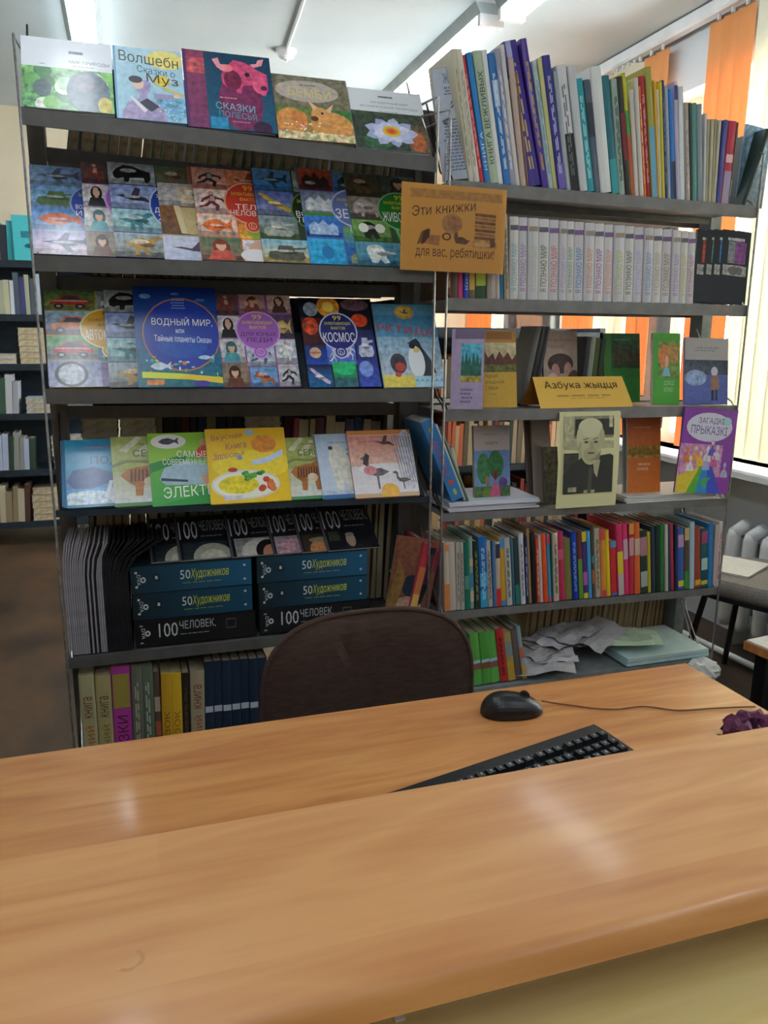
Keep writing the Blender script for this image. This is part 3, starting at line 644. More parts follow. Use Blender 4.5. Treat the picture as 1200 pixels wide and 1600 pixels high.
def art_body(a):
    a.r(0, 0, 1, 1, 'd8704a', .3); cell(a, 0, .77, .42, 1, 'c98a7a', 'd89a8a', 'man', '2a2630'); cell(a, .44, .77, .95, 1, 'd07a58', 'e0906a', 'bird', '9a3c28'); cell(a, 0, .5, .42, .76, 'd8c0b8', 'e0ccc4', 'man', '7a3038'); cell(a, 0, .25, .48, .49, 'd9b8a8', 'e4c8b8', 'fish', 'e8743a'); cell(a, 0, 0, .5, .24, '8a6a5c', '5a7a5c', 'bust', 'c9584a')
    a.r(.5, .24, 1, .5, 'e0a83a', .5, 'd86a30'); a.e(.72, .3, .12, .06, '8fae3a', .3); cell(a, .52, 0, 1, .23, 'c9c0c4', 'd9d0d4'); a.e(.75, .12, .16, .1, 'd8a890'); a.e(.68, .06, .2, .07, 'e4e0e6')
    oval(a, .68, .63, .3, .22, 'cc4030', 'e8a080', ['ТЕЛО', 'ЧЕЛОВЕКА'], tc='f4ece6', head='e8c83a')
def art_mil(a):
    a.r(0, 0, 1, 1, '2f4030'); cell(a, 0, .77, .5, 1, '3f7cc0', '5a94d0', 'plane', '1c4a5a'); cell(a, 0, .5, .5, .76, '8a90b8', '5a68b0', 'rocket', 'c9a838'); cell(a, 0, .25, .5, .49, '5a7048', '8a98a4', 'tank', 'a4a8a0'); cell(a, 0, 0, .62, .24, 'c9b06a', '8ac0d8', 'tank', '5a5a50')
    cell(a, .52, .77, 1, 1, 'b8c0bc', 'a8b4b0', 'plane', '5a6a60'); cell(a, .64, 0, 1, .22, '2a5a9a', '3a6aaa', 'car', 'b07a3c'); oval(a, .76, .57, .3, .21, '22301c', '5a8a3c', ['ВОЕННАЯ', 'ТЕХНИКА'])
def art_earth(a):
    a.r(0, 0, 1, 1, '4a6ab8'); cell(a, 0, .77, .45, 1, '7a2c22', 'c0502c', 'hills', '3a2226'); cell(a, .47, .77, 1, 1, '4a7ab0', '6a98c8', 'hills', '2a4a6a'); cell(a, 0, .53, .48, .76, 'a8b0c0', '7a86a4', 'hills', 'd8dce4'); cell(a, 0, .28, .48, .5, '2c62c0', '4a88dc', 'hills', 'a8c4ec'); cell(a, 0, .0, .48, .26, '2a9ad0', '38b0e0'); a.e(.25, .12, .08, .07, '2478b8')
    cell(a, .5, 0, 1, .18, '3a6a98', '2a62b0', 'hills', '8a8a6a'); cell(a, .5, .19, 1, .4, '2a70b8', '7ab04a'); a.r(0, .5, .48, .53, '4a9a3c'); oval(a, .7, .6, .3, .19, '6a7ab8', 'c9d0e8', ['ЗЕМЛЯ']); a.e(.72, .66, .1, .1, 'e0cf38')
def art_animals(a):
    a.r(0, 0, 1, 1, '2c4a2a'); cell(a, 0, .75, .48, 1, '4a4030', '5a5a40', 'bear', '6a5438'); cell(a, .5, .75, 1, 1, '4a4e48', '5a5e58', 'bust', '2c2e2c'); cell(a, 0, .5, .46, .74, '7a6a68', '9a8a84', 'bison', 'b8a8a4'); cell(a, 0, .26, .52, .49, '5a8a3c', '7aa85a', 'bear', '1c1c1c'); a.e(.15, .4, .07, .05, 'e8e8e0'); a.e(.38, .4, .07, .05, 'e8e8e0')
    cell(a, 0, 0, .62, .25, '3f7a9a', '5a9ab0', 'bear', 'c9d0d0'); cell(a, .64, 0, 1, .2, '2c3f80', '3a509a'); cell(a, .64, .22, 1, .4, '7a6a60', '8a7a70'); a.q([(.55, .5), (.6, .5), (.78, 0), (.73, 0)], '5ab04a')
    oval(a, .72, .6, .31, .2, '1f7a2c', '8ac08a', ['ЖИВОТНЫЕ'])
g2 = 'fact books on the second ledge of the left rack'
face_book(53, .205, 262, z1, art_air, 'fact book on flying with aircraft photos, leftmost on the second ledge', '5a6ab0', dy=.14, yaw=.05, group=g2)
face_book(137, .205, 257, z1, art_lady, 'narrow strip of a fact book with a girl in black, second ledge', 'a864c0', dy=.14, yaw=.05, Y=D+.0, group=g2, t=.009)
face_book(182, .205, 258, z1, art_dino, 'fact book on dinosaurs with a bison photo on top, second ledge', '2a448a', dy=.14, yaw=.07, Y=D-.002, group=g2)
face_book(258, .19, 288, z1, art_white, 'low book with a white bear over a small beige cover on the second ledge', '9a8a84', dy=.12, yaw=.04, Y=D-.002, soft=True, t=.005)
face_book(316, .205, 266, z1, art_body, 'orange fact book on the human body with a running man on the second ledge', 'd08a70', dy=.14, yaw=.05, Y=D-.004, group=g2)
face_book(308, .205, 264, z1, None, 'reddish copy whose edge shows just behind the orange body book', 'a86a5c', dy=.14, yaw=.05, Y=D+.012, t=.008)
face_book(413, .205, 268, z1, art_mil, 'fact book on military machines with a tank photo on the second ledge', '1f4a8a', dy=.14, yaw=.04, Y=D-.002, group=g2)
for k, (px, ty, Y) in enumerate(((472, 276, D+.024), (478, 273, D+.012))):
    face_book(px, .205, ty, z1, None, 'blue spined copy of the globe fact book, %s from its cover' % ('second' if k == 0 else 'first'), '4a70c0', dy=.14, yaw=.04, Y=Y, group='copies stacked behind the globe fact book', topx=px-6)
face_book(486, .205, 268, z1, art_earth, 'fact book on the earth with a volcano and blue sea on the second ledge', '5a80c8', dy=.14, yaw=.04, Y=D-.002, group=g2)
face_book(561, .205, 275, z1, art_animals, 'green spined fact book on animals with pandas, rightmost on the second ledge', '3a9a4a', dy=.14, yaw=.04, Y=D-.004, group=g2)

# ---------------- third ledge
z2 = lambda x: zl(2, x)
def art_cars(a):
    a.r(0, 0, 1, 1, 'c9a03c'); cell(a, 0, .79, .58, 1, '8a9a5a', '4a6a3c', 'car', 'b03a2c', .5); cell(a, .6, .79, 1, 1, '9aa4b0', '8a94a4', 'car', 'd8dce4'); cell(a, 0, .53, .6, .78, '8a6a6a', '9ac0e0', 'car', 'd8703a'); cell(a, 0, .28, .58, .52, '8a9098', '5aa048', 'car', 'c02c4a'); cell(a, .58, .26, 1, .42, '4a8ac0', '3a5a7a', 'car', 'c9b83a')
    cell(a, 0, 0, .6, .27, 'a4a8c8', '8a90b8'); a.e(.26, .13, .19, .13, '3a3a48', .2); a.e(.26, .13, .15, .105, 'b0b4c4', .5); cell(a, .6, 0, 1, .25, '8a78a8', '6a5a8a'); a.e(.8, .12, .12, .1, '5a3a4a', .4)
    oval(a, .72, .6, .32, .2, 'dca41c', 'f0e4b0', ['АВТОМОБИЛИ'], head='5a3014')
def art_sea(a):
    a.r(0, 0, 1, 1, '1a5a9c', .2, '18388c'); a.r(0, 0, 1, .4, '16707c', .35, '1a5a90')
    a.e(.55, .52, .47, .37, 'c07a50'); a.e(.55, .52, .455, .355, '1c3aa8', .08); a.e(.55, .4, .3, .12, '2050b4', .2)
    a.t('ВОДНЫЙ МИР,', .2, .6, .93, .7, 'f2f2ec', arc=-.01); a.t('или', .48, .53, .58, .57, 'dfe8f4'); a.t('Тайные планеты Океан', .22, .45, .9, .515, 'e8eef6', arc=-.02)
    for i in range(4): a.lines(.44, .86-.027*i, .64, .875-.027*i, 1, 'a8c0e0', seed=i)
    for i in range(46):
        R = random.Random(i); u = R.uniform(.08, .98); v = R.uniform(.09, .33); 
        if abs(u-.5) < .25 and v > .25: continue
        a.e(u, v, R.uniform(.008, .03), R.uniform(.006, .02), R.choice(['dfe8f0', '9ad04a', '3aa89a', 'e08a3c', '2c8a5a', 'b8d8e8', '184a4a']), .2, n=9)
    a.s('fish', .15, .15, .4, .26, 'c9d8e8', .2); a.s('fish', .72, .26, .92, .32, 'b8d0e8', .2); a.e(.14, .9, .07, .025, '6a90c8', .3); a.e(.5, .93, .05, .012, '6a90c8', .3); a.e(.8, .87, .06, .015, '4a78c0', .3)
    a.q([(.05, .09), (.6, .07), (1, .03), (1, .09), (.5, .13), (.05, .15)], 'd8e03a'); a.q([(.45, .085), (1, .03), (1, .085), (.6, .12)], 'eccc38'); a.r(.1, .02, .3, .07, 'e0843a', .3); a.e(.75, .03, .1, .03, '4a3aa8')
def art_space(a):
    a.r(0, 0, 1, 1, '0e1224'); a.e(.15, .87, .1, .08, '9098a8', .5); a.r(0, .45, .28, .77, '3a1420', .5, '5a1c14'); a.e(.12, .68, .11, .1, 'c84a2a', .6); a.e(.4, .9, .16, .12, 'e0922a', .4); a.e(.4, .9, .08, .06, 'f4d060', .1); a.e(.78, .93, .2, .07, '6a4a52', .6); a.e(.82, .75, .12, .075, 'd8481c', .35)
    cell(a, 0, .25, .3, .46, '1c4ab0', '16306a'); a.e(.14, .38, .08, .06, 'd0a48a', .2); a.e(.14, .38, .08, .012, 'a8745a'); cell(a, .3, .25, .7, .5, '4a62c8', '5a7ad8'); a.s('man', .32, .26, .46, .42, 'c9ccdc', .4); a.s('man', .55, .3, .7, .48, 'c9ccdc', .4); cell(a, .72, .3, 1, .64, '3a44a8', '20255a', 'tank', 'c0c4dc')
    cell(a, 0, 0, .33, .24, '1470b0', '16205a', 'rocket', 'c9b4d0'); cell(a, .35, .1, .68, .28, '1c8a5a', '30b070'); a.e(.52, .2, .14, .07, '28c07a', .3); cell(a, .35, 0, .68, .1, '3a6a78', '2a5a60'); cell(a, .7, 0, 1, .3, '3a50b8', '2a3a90'); a.e(.82, .2, .1, .09, '7a94dc', .3)
    oval(a, .5, .62, .25, .2, '22267c', 'c9cce8', ['КОСМОС'])
def art_penguin(a):
    a.r(0, 0, 1, 1, '9ab4cc', .15, '4a8ab0'); a.r(0, .6, 1, .86, '5a9ac0', .2, '3f7ea6'); a.r(0, .1, 1, .6, 'b4c0d0', .3, '8ab0cc')
    for i in range(9): a.e(.04+.115*i, .95-.01*(i % 2), .05, .022, '5a8a9a', .3)
    a.e(.5, .9, .16, .085, 'c89a3c', .3); a.e(.5, .9, .12, .06, 'd8b45a', .3); a.s('bird', .42, .86, .58, .94, '5a4020')
    a.t('РКТИДА', .03, .65, .93, .76, 'd03a34', arc=-.06)
    a.s('penguin', .42, .08, .88, .58, '2c3440', .1); a.e(.58, .3, .13, .19, 'e0e4ea'); a.e(.54, .49, .05, .035, '20242c'); a.e(.6, .44, .05, .03, 'e0c46a'); a.e(.28, .28, .13, .12, '4a4450', .4); a.e(.3, .24, .08, .05, 'c04a3c', .2)
    a.r(0, 0, .5, .14, 'dcc95a', .15); a.r(.5, 0, 1, .13, 'a8cce0', .1); a.e(.25, .15, .05, .03, 'c8503c')
    for i in range(6): a.q([(.5+.08*i, .06), (.54+.08*i, .1), (.58+.08*i, .06), (.54+.08*i, .075)], '5a98c0')
face_book(77, .205, 457, z2, art_cars, 'fact book on cars with a yellow oval, leftmost on the third ledge', 'd8a840', dy=.12, yaw=.04, group='fact books on the third ledge of the left rack')
face_book(172, .205, 457, z2, art_dino, 'fact book on dinosaurs between the car book and the blue sea book, third ledge', '28386a', dy=.12, yaw=.03, Y=D+.001)
face_book(217, .208, 452, z2, art_sea, 'large deep blue book on the sea with a white title on the third ledge', '1a60a8', dy=.125, t=.014, Y=D-.012, soft=False)
face_book(348, .208, 463, z2, art_lady, 'purple fact book for young ladies with a mosaic of photos, middle of the third ledge', 'b070c8', dy=.12, yaw=.04, Y=D+.004)
face_book(484, .203, 469, z2, art_space, 'dark fact book on space with planets and a rocket on the third ledge', '181c3a', dy=.12, yaw=.03, Y=D-.002)
face_book(601, .185, 478, z2, art_penguin, 'book with a penguin and red lettering, rightmost on the third ledge', 'b8c8d8', dy=.12, yaw=.02, Y=D-.004, topx=578)

# ---------------- fourth ledge
z3 = lambda x: zl(3, x)
def art_under(a):
    a.r(0, 0, 1, 1, '3a94cc', .1, '3aa0d0'); a.r(0, 0, 1, .3, '8ab8e0', .4, '3a8ad0'); a.s('whale', -.05, .22, .9, .68, '1f4a94', .3); a.e(.3, .12, .4, .12, 'c9dcf0', .5)
    for i in range(5): a.q([(.5+.07*i, .14), (.58+.07*i, .38), (.63+.07*i, .37), (.56+.07*i, .12)], 'dce6f4', .2)
    a.r(0, 0, 1, .04, '2c7a9a'); a.e(.85, .04, .16, .1, '1f6a8a'); a.t('ПОДВО', .34, .6, .98, .74, '1c4a8a'); a.t('Дмитрий Никитин', .24, .86, .72, .9, 'b05aa8') if False else a.lines(.24, .86, .8, .9, 1, 'c878b8')
def art_selva(a):
    a.r(0, 0, 1, 1, 'a8b45a', .15, 'b0b86a'); a.r(0, 0, .78, .5, 'dcdce0', .15, 'b8bc8a')
    for k in range(4): a.q([(.1+.2*k, .8-.05*k), (.35+.2*k, 1-.04*k), (.42+.2*k, .97-.05*k), (.2+.2*k, .77-.05*k)], 'd8d4b8', .2)
    a.q([(0, .55), (.2, .62), (.5, .6), (.8, .66), (1, .6), (1, .64), (.8, .7), (.5, .64), (.2, .66), (0, .6)], '8a8a58')
    a.s('tiger', .1, .14, .86, .62, 'b0703c', .25)
    for i in range(9): a.q([(.22+.05*i, .35), (.24+.05*i, .52), (.26+.05*i, .51), (.25+.05*i, .34)], '5a3420')
    a.s('tiger', .4, .16, .7, .3, 'e0dcd8', .1) if False else a.e(.5, .34, .1, .07, 'dcc8b0', .2)
    a.r(0, 0, 1, .05, '4a8a5a'); a.t('СЕЛЬВА', .28, .7, .88, .8, '2c5a3a'); a.lines(.35, .88, .85, .905, 1, '7a7a58')
def art_electro(a):
    a.r(0, 0, 1, 1, '3aa84a', .08, '7ac03a'); a.q([(0, .55), (1, .85), (1, 1), (0, 1)], '94c83a'); a.q([(0, .45), (.5, .62), (.5, .7), (0, .58)], '2c8a3a'); a.q([(0, 0), (.5, .1), (1, .3), (1, 0)], '2c9a40')
    a.e(.28, .88, .24, .1, 'ece8e8'); a.s('fish', .14, .82, .42, .95, '4a4a50', .2); a.q([(.6, .66), (.98, .6), (.98, .97), (.92, .98), (.82, .85), (.68, .78)], 'd84a38', .1); a.e(.76, .86, .055, .05, 'dca888'); a.e(.95, .95, .06, .05, '3a2a28'); a.q([(.9, .28), (1, .2), (1, .62), (.86, .55)], '5a5a60')
    a.q([(.12, .36), (.2, .52), (.5, .6), (.95, .5), (.95, .3), (.6, .27), (.2, .28)], 'a8c4d4', .1); a.q([(.14, .34), (.5, .31), (.5, .34), (.14, .38)], '3a4a5a'); a.q([(.68, .4), (.9, .4), (.86, .22), (.74, .22)], 'dca888')
    a.t('САМЫЕ', .38, .66, .8, .75, 'f2f4f0', arc=-.02); a.t('СОВРЕМЕННЫЕ', .18, .56, .8, .64, 'f2f4f0', arc=-.02); a.t('ЭЛЕКТРО', .16, .1, .98, .25, 'f4f6f2', arc=.03); a.t('МО', .84, .02, .98, .1, 'f4f6f2')
def art_food(a):
    a.r(0, 0, 1, 1, 'f0c818', .04, 'eab81c'); a.e(.55, .5, .5, .2, 'f4d838', .08); a.q([(.55, .5), (.75, .52), (.95, .62), (.95, .7), (.75, .6), (.55, .56)], 'c8d4f0', .1)
    a.e(.45, .24, .43, .2, 'e0dcc8'); a.e(.45, .24, .4, .175, 'f0ede0'); a.e(.36, .24, .25, .12, 'e8d428', .25)
    for i in range(14):
        R = random.Random(i); a.e(R.uniform(.4, .68), R.uniform(.3, .4), .035, .025, R.choice(['4a9a34', '2c7a2a', '6ab03c']), .2, n=10)
    for i in range(9):
        R = random.Random(i+30); a.e(R.uniform(.64, .85), R.uniform(.16, .3), .045, .04, R.choice(['d8582c', 'c84a2a', 'e07a3c']), .2, n=12)
    a.e(.3, .44, .06, .03, 'c03a34'); a.e(.55, .94, .06, .04, 'a8b8dc', .2); a.e(.4, .6, .035, .03, '7a9ac8'); a.e(.72, .78, .16, .12, 'e08a2c', .25)
    a.t('Вкусная', .07, .82, .45, .91, 'a04a68', arc=.04); a.t('Книга', .24, .71, .5, .8, 'a85a68', arc=.03); a.t('Здоровья', .08, .56, .46, .66, 'a04884', arc=.05); a.r(.16, .04, .4, .1, 'd8d0d8', .2)
def art_polar(a):
    a.r(0, 0, 1, 1, 'c4d0e4', .08, 'b8c8e0'); a.r(0, 0, 1, .09, '2c6aa8'); a.s('bear', .1, .12, .72, .84, 'dcdad0', .2); a.q([(.6, .2), (1, .3), (1, .1), (.6, .1)], '6a6a68', .5); a.r(0, .06, 1, .12, 'b8c4d8', .2)
    a.e(.24, .78, .04, .03, '3a3c44'); a.t('ЗА П', .5, .66, .98, .76, '3a4a62'); a.lines(.2, .86, .85, .88, 1, '7a88a0')
def art_flamingo(a):
    a.r(0, 0, 1, 1, 'dcd8e0', .08, 'e0d0d4'); a.r(0, .46, .85, .92, 'e0b8a8', .2, 'd88a80'); a.r(0, .93, 1, 1, 'd8843c'); a.r(0, 0, 1, .06, 'c8a480'); a.e(.55, .08, .14, .12, 'e8b03a', .1)
    a.e(.9, .55, .14, .45, 'ccc8d4', .3); a.e(.5, .42, .4, .08, 'e4e0e6', .1)
    for k in range(7): a.q([(.68+.045*k, .9), (.7+.045*k, .9), (.78+.04*k, .2), (.77+.04*k, .2)], '8a8694')
    a.s('wader', .14, .12, .58, .62, '6a5a62', .4); a.e(.28, .4, .1, .07, 'd88a94', .2); a.s('wader', .62, .1, .9, .38, '5a5450', .3); a.s('bird', .4, .72, .72, .92, '5a2c34', .2); a.q([(.18, .5), (.24, .66), (.3, .62), (.24, .46)], '3a3036')
    a.t('ПТИЦЫ', .18, .64, .8, .78, 'e8a878') if False else a.lines(.15, .66, .8, .78, 2, 'dfa084'); a.lines(.15, .82, .6, .85, 1, 'b07a74')
for k, px in enumerate((97, 101)):
    face_book(px, .14, 693-k, z3, None, 'pale blue copy stacked behind the whale book, %s' % ('hindmost' if k == 0 else 'in the middle'), '4a90c8', dy=.10, Y=D+.024-k*.012, group='copies stacked behind the whale book', topx=px-4)
face_book(106, .18, 692, z3, art_under, 'blue book with a whale and ice, leftmost on the fourth ledge', '4a94cc', dy=.10, yaw=.03)
for k, px in enumerate((170, 174)):
    face_book(px, .19, 689-k, z3, None, 'olive copy stacked behind the larger tiger book, %s' % ('hindmost', 'just behind it')[k], 'b4bc84', dy=.10, Y=D+.030-k*.01, t=.007, group='copies stacked behind the larger tiger book', topx=px-4)
face_book(180, .19, 687, z3, art_selva, 'olive book with a walking tiger, left of the green car book', 'b4bc84', dy=.10, yaw=.03, Y=D-.002)
face_book(239, .19, 680, z3, art_electro, 'bright green magazine with an electric car, fourth ledge', '4ab04a', dy=.10, yaw=.03, Y=D-.004, soft=True, t=.006)
face_book(330, .215, 674, z3, art_food, 'yellow children book with a plate of food, middle of the fourth ledge', 'e8bc20', dy=.10, Y=D-.012, t=.01)
face_book(452, .15, 688, z3, art_selva, 'olive book with a tiger half hidden beside the yellow book', '7a9a3c', dy=.10, yaw=.02, Y=D)
face_book(500, .17, 684, z3, None, 'grey blue copy just behind the polar bear book', '9aacc8', dy=.10, Y=D+.012, t=.016, topx=486)
face_book(506, .17, 683, z3, art_polar, 'pale blue book with a standing polar bear on the fourth ledge', 'a8bcd8', dy=.10, yaw=.03, Y=D-.006, topx=490)
face_book(556, .19, 677, z3, art_flamingo, 'white and pink book with wading birds, rightmost on the fourth ledge', 'c89a84', dy=.10, Y=D-.014, t=.012)

# ---------------- fifth shelf: black magazines, binders, a row of thin magazines
z4 = lambda x: zl(4, x)
def art_100(kind):
    def f(a):
        a.r(0, 0, 1, 1, '15151a', 0, top='1c1c22'); a.r(0, 0, .045, 1, '4a4a52')
        a.t('100', .06, .46, .4, .88, 'b4b4ba'); a.t('ЧЕЛОВЕК,', .44, .6, .95, .88, 'a8a8ae'); a.lines(.44, .5, .93, .54, 1, '7a7a80')
        if kind == 0: a.r(.1, 0, .9, .38, '2a3236', .3); a.e(.62, .02, .36, .32, '9a9a8c', .2); a.e(.62, .0, .24, .2, 'b8b4a6', .2)
        if kind == 1: a.r(.1, 0, .95, .4, '8a8a88', .3); a.e(.6, .05, .4, .33, 'bcbab4', .15); a.e(.72, .08, .25, .26, '201a1c'); a.e(.75, .02, .16, .2, 'b07860')
        if kind == 2: a.r(.08, 0, .9, .38, '9a8a94', .3); a.e(.4, .1, .3, .22, 'b08a94', .5)
        if kind == 3: a.r(.08, 0, .9, .38, '3c3026', .3); a.e(.5, .04, .3, .22, 'b07a50', .3); a.e(.5, .25, .28, .06, '8a7a60', .2)
        if kind == 4: a.r(.08, 0, .95, .42, '16161a', .2); a.r(.1, .2, .3, .4, '3a3a30', .4); a.q([(.2, 0), (.8, 0), (.66, .1), (.4, .1)], '22242c'); a.e(.5, .2, .09, .15, 'a88c78', .15); a.e(.5, .31, .085, .05, '8a8480')
    return f
zbt = lambda x: z4(.3)+.003+3*(.0745+.001)
for k, (px, ty, kd, wd) in enumerate(((236, 814, 0, .14), (280, 811, 0, .15), (362, 806, 1, .15), (428, 800, 2, .13), (472, 797, 3, .13), (512, 793, 4, .155))):
    face_book(px, wd, ty, zbt, art_100(kd), 'black magazine with large grey numerals 100 lying sloped on the binders, %s from left' % ordn(k+1), '121216', dy=.15, Y=D+.03-k*.003, yaw=.02, soft=True, t=.005, name='magazine', pages=PAPERW, group='black magazines behind the binders')
BIND = ('0f2a33', '0e2028', '0a0a0d')
def binder(px0, px1, lvl, zb, hgt, c, kind, label, grad, Y=D+.02):
    x0 = at(px0, 940, Y).x; x1 = at(px1, 930, Y).x; wd = x1-x0
    r = thing('binder', label, 'binder', (x0, Y, zb), (0, 0, random.Random(lvl+px0).uniform(-.01, .01)), 'magazine binders stacked on the fifth shelf')
    b = MB(); q = .003
    b.box(0, wd, 0, q, 0, hgt, c); b.box(0, wd, q, .2, 0, q, c); b.box(0, wd, q, .2, hgt-q, hgt, c); b.box(0, q, q, .2, q, hgt-q, c)
    b.build('case', SATIN, r)
    b = MB(); b.box(.008, wd-.006, .006, .19, q, hgt-q-.002); b.build('page_block', PAPERW, r)
    a = Art(wd, hgt, y=-.0003)
    a.q([(0, .02), (1, .02), (1, .98), (0, .98)], [c, grad, grad, c])
    if kind == '50':
        a.t('50', .4, .42, .485, .76, 'd8dcc8'); a.t('Художников', .485, .34, .8, .78, 'c8cc28', skew=.01, arc=.02); a.lines(.41, .26, .82, .31, 1, '8a9a4a'); a.r(.18, .4, .235, .72, '1c2a30'); a.r(.185, .42, .23, .7, c); a.r(.197, .5, .217, .62, 'c9cccc')
        for v in (.25, .78): a.e(.94, v, .012, .045, 'b8c4cc'); a.e(.045, v, .012, .045, 'c9cccc')
    else:
        a.t('100', .19, .3, .345, .84, 'c4c4c8'); a.t('ЧЕЛОВЕК,', .36, .5, .66, .86, 'b8b8bc', arc=0); a.lines(.36, .34, .66, .4, 1, '8a8a8e'); a.r(.75, .42, .83, .78, '6a6a6e'); a.r(.754, .45, .826, .75, c)
        for v in (.15, .8): a.e(.05, v, .015, .03, 'a8a8ac')
    a.t('DVA', .05, .3, .08, .7, 'c4c8c8', rot=-1); a.e(.1, .5, .022, .11, 'c4c8c8'); a.e(.1, .5, .01, .05, c)
    a.build('spine_print', SATIN, r, fix=False)
HB = .0745
for s, (p0, p1, nm) in enumerate(((208, 398, 'left'), (405, 577, 'right'))):
    zb = z4(.3)+.003
    for k in range(3):
        c = BIND[2-k]; knd = '100' if k == 0 else '50'
        lab = 'binder with %s spine, %s of the %s stack on the fifth shelf' % ('black' if k == 0 else 'dark teal', ('bottom', 'middle', 'top')[k], nm)
        if s == 1 and k == 0: c = '0c1216'
        binder(p0+(0, 0, -1)[k]*2, p1+(0, -4, -4)[k], k, zb, HB, c, knd, lab, ('0c0c10', '124a66', '1c5a80')[k])
        zb += HB+.001
# slim magazines upright, page edges to the front, tops curling over
xa = at(106, 1000, D+.01).x; n = 30; xe = at(207, 1000, D+.01).x
MAGP = mat('magazine_edges', 'b4adb2', '8c8790', 160, .6, stretch=(12, 1, .3))
for k in range(n):
    R = random.Random(k); x0 = xa+(xe-xa)*k/n; tt = (xe-xa)/n*.93
    r = thing('magazine', 'slim magazine in the packed row beside the binders, %s from left' % ordn(k+1), 'magazine', (x0, D+.012+R.uniform(0, .004), z4(x0)+.001), (0, 0, 0), 'packed row of slim magazines on the fifth shelf')
    dark = k > 17 or k in (10, 12, 14); hh = .30+R.uniform(-.004, .004); bend = .008+.001*k if k < 17 else .012+(k-17)*.007
    N = 7; lo = -.012 if k == 0 else 0
    def prof(y, off, wdt):
        pts = []
        for i in range(N+1):
            z = hh*i/N; q = max(0, (z-hh*.72)/(hh*.28)); s_ = -.016*(1-z/hh)**1*0+bend*q*q
            pts.append((off+s_+.02*(z/hh-1)*0, z))
        return pts
    def curled(b, o0, o1, y0, y1, c, zl0=0):
        A = prof(0, o0, 0); B = prof(0, o1, 0)
        for i in range(N):
            v = [(A[i][0], y0, A[i][1]), (B[i][0], y0, B[i][1]), (B[i+1][0], y0, B[i+1][1]), (A[i+1][0], y0, A[i+1][1])]
            u = [(p[0], y1, p[2]) for p in v]
            b.face(v, c); b.face(u[::-1], c); b.face([v[0], v[3], u[3], u[0]], c); b.face([v[2], v[1], u[1], u[2]], c)
        b.face([(A[N][0], y0, A[N][1]), (B[N][0], y0, B[N][1]), (B[N][0], y1, B[N][1]), (A[N][0], y1, A[N][1])], c)
    cc_ = '101014' if dark else '77727a'; b = MB(); curled(b, 0, .0004, 0, .2, cc_); curled(b, tt-.0004, tt, 0, .2, cc_); curled(b, 0, tt, .199, .2, cc_); b.build('cover', SATIN, r, fix=False)
    if dark: b = MB(); curled(b, .0004, tt-.0004, .001, .198, '2a2a30'); b.build('page_block', mat('dark_magazine_edges', '2c2a30', '121216', 50, .45, stretch=(4, 1, .6)) if 'dmp' not in globals() else dmp, r, fix=False)
    else: b = MB(); curled(b, .0004, tt-.0004, .001, .198, 'ffffff'); b.build('page_block', MAGP, r, fix=False)
    if dark and 'dmp' not in globals(): dmp = bpy.data.materials['dark_magazine_edges']
# leaning picture books at the right end of the fifth shelf
def art_lean(a):
    a.r(0, 0, 1, 1, '6a4a3c', .3, '8a5440'); a.e(.5, .4, .2, .14, '2a3444', .3); a.e(.5, .15, .3, .12, 'b08a78', .3); a.q([(.0, .1), (.2, .0), (.35, .5), (.15, .7)], '8a6a3c', .3); a.e(.85, .8, .2, .15, 'a83a4a', .3)
face_book(600, .13, 846, z4, art_lean, 'brown picture book leaning at the right end of the fifth shelf', '7a5040', dy=.03, Y=D+.03, t=.008, lean=.16, yaw=-.25, soft=True)
spine_row([(635, 664, 852, 'b83a4c', 'crimson and yellow', dict(bands=[(.0, .35, 'd8b060'), (.35, .7, 'c8784a')], m=GLOSS, side=1)), (647, 672, 858, '20222c', 'black', dict(bands=[(.5, .9, '5a2c3c')], m=GLOSS)), (658, 684, 866, '7a3040', 'dark red', dict(m=GLOSS, xe=664))], z4, LX, 'crooked group right of the binders', 'books leaning at the right end of the fifth shelf')
# ---------------- sixth shelf: tall spines near the floor
z5 = lambda x: zl(5, x)
rows = [(134, 122, 1058, 'a8a07a', 'faded yellow', dict(txt=[('книга', .6, .8, '6a3c24'), ('знаний', .1, .52, 'b0601c')], bands=[(0, .3, '8a8060')])),
 (158, 148, 1058, 'a89c6c', 'mustard', dict(txt=[('книга', .6, .8, '5a4a24'), ('знаний', .1, .52, '8a7a2c')], bands=[(0, .25, '7a6c4c')])),
 (182, 173, 1044, 'b03c98', 'magenta', dict(txt=[('СКАЗКИ', .05, .55, '5a1c4c')], bands=[(.62, .93, '9a8a3c')])),
 (211, 204, 1043, '6a6a5c', 'grey', dict(lines='a8a898')), (228, 220, 1043, '5c6a58', 'grey green', dict(lines='a8b09c')),
 (246, 239, 1052, '5c4a3c', 'brown floral', dict(bands=[(.1, .25, 'b08a6a'), (.35, .5, 'a8583c'), (.6, .75, 'b8a088')])),
 (256, 251, 1054, 'cc9c28', 'golden yellow', dict(txt=[('СКАЗОК', .1, .6, '8a5414')], bands=[(0, .15, 'c05c24')])), (272, 267, 1054, 'd8b02c', 'bright yellow', dict(txt=[('СКАЗОК', .1, .6, '9a6414')], bands=[(0, .15, 'c8642c')])),
 (288, 284, 1054, '30241c', 'dark brown', dict(lines='5a4a3c')), (300, 297, 1050, 'a89c80', 'cream', dict(txt=[('книга', .6, .85, '8a3c24'), ('знаний', .1, .52, 'a8502c')]))]
rows += [(322+14*i, 319+14*i, 1036-i, '1c2c42', 'dark blue', dict(bands=[(.5, .56, 'b8c0cc'), (.1, .12, '3a5070')], m=SATIN)) for i in range(7)]
spine_row(rows, z5, LX, 'lowest left shelf', 'books on the lowest shelf of the left rack', endx=420)

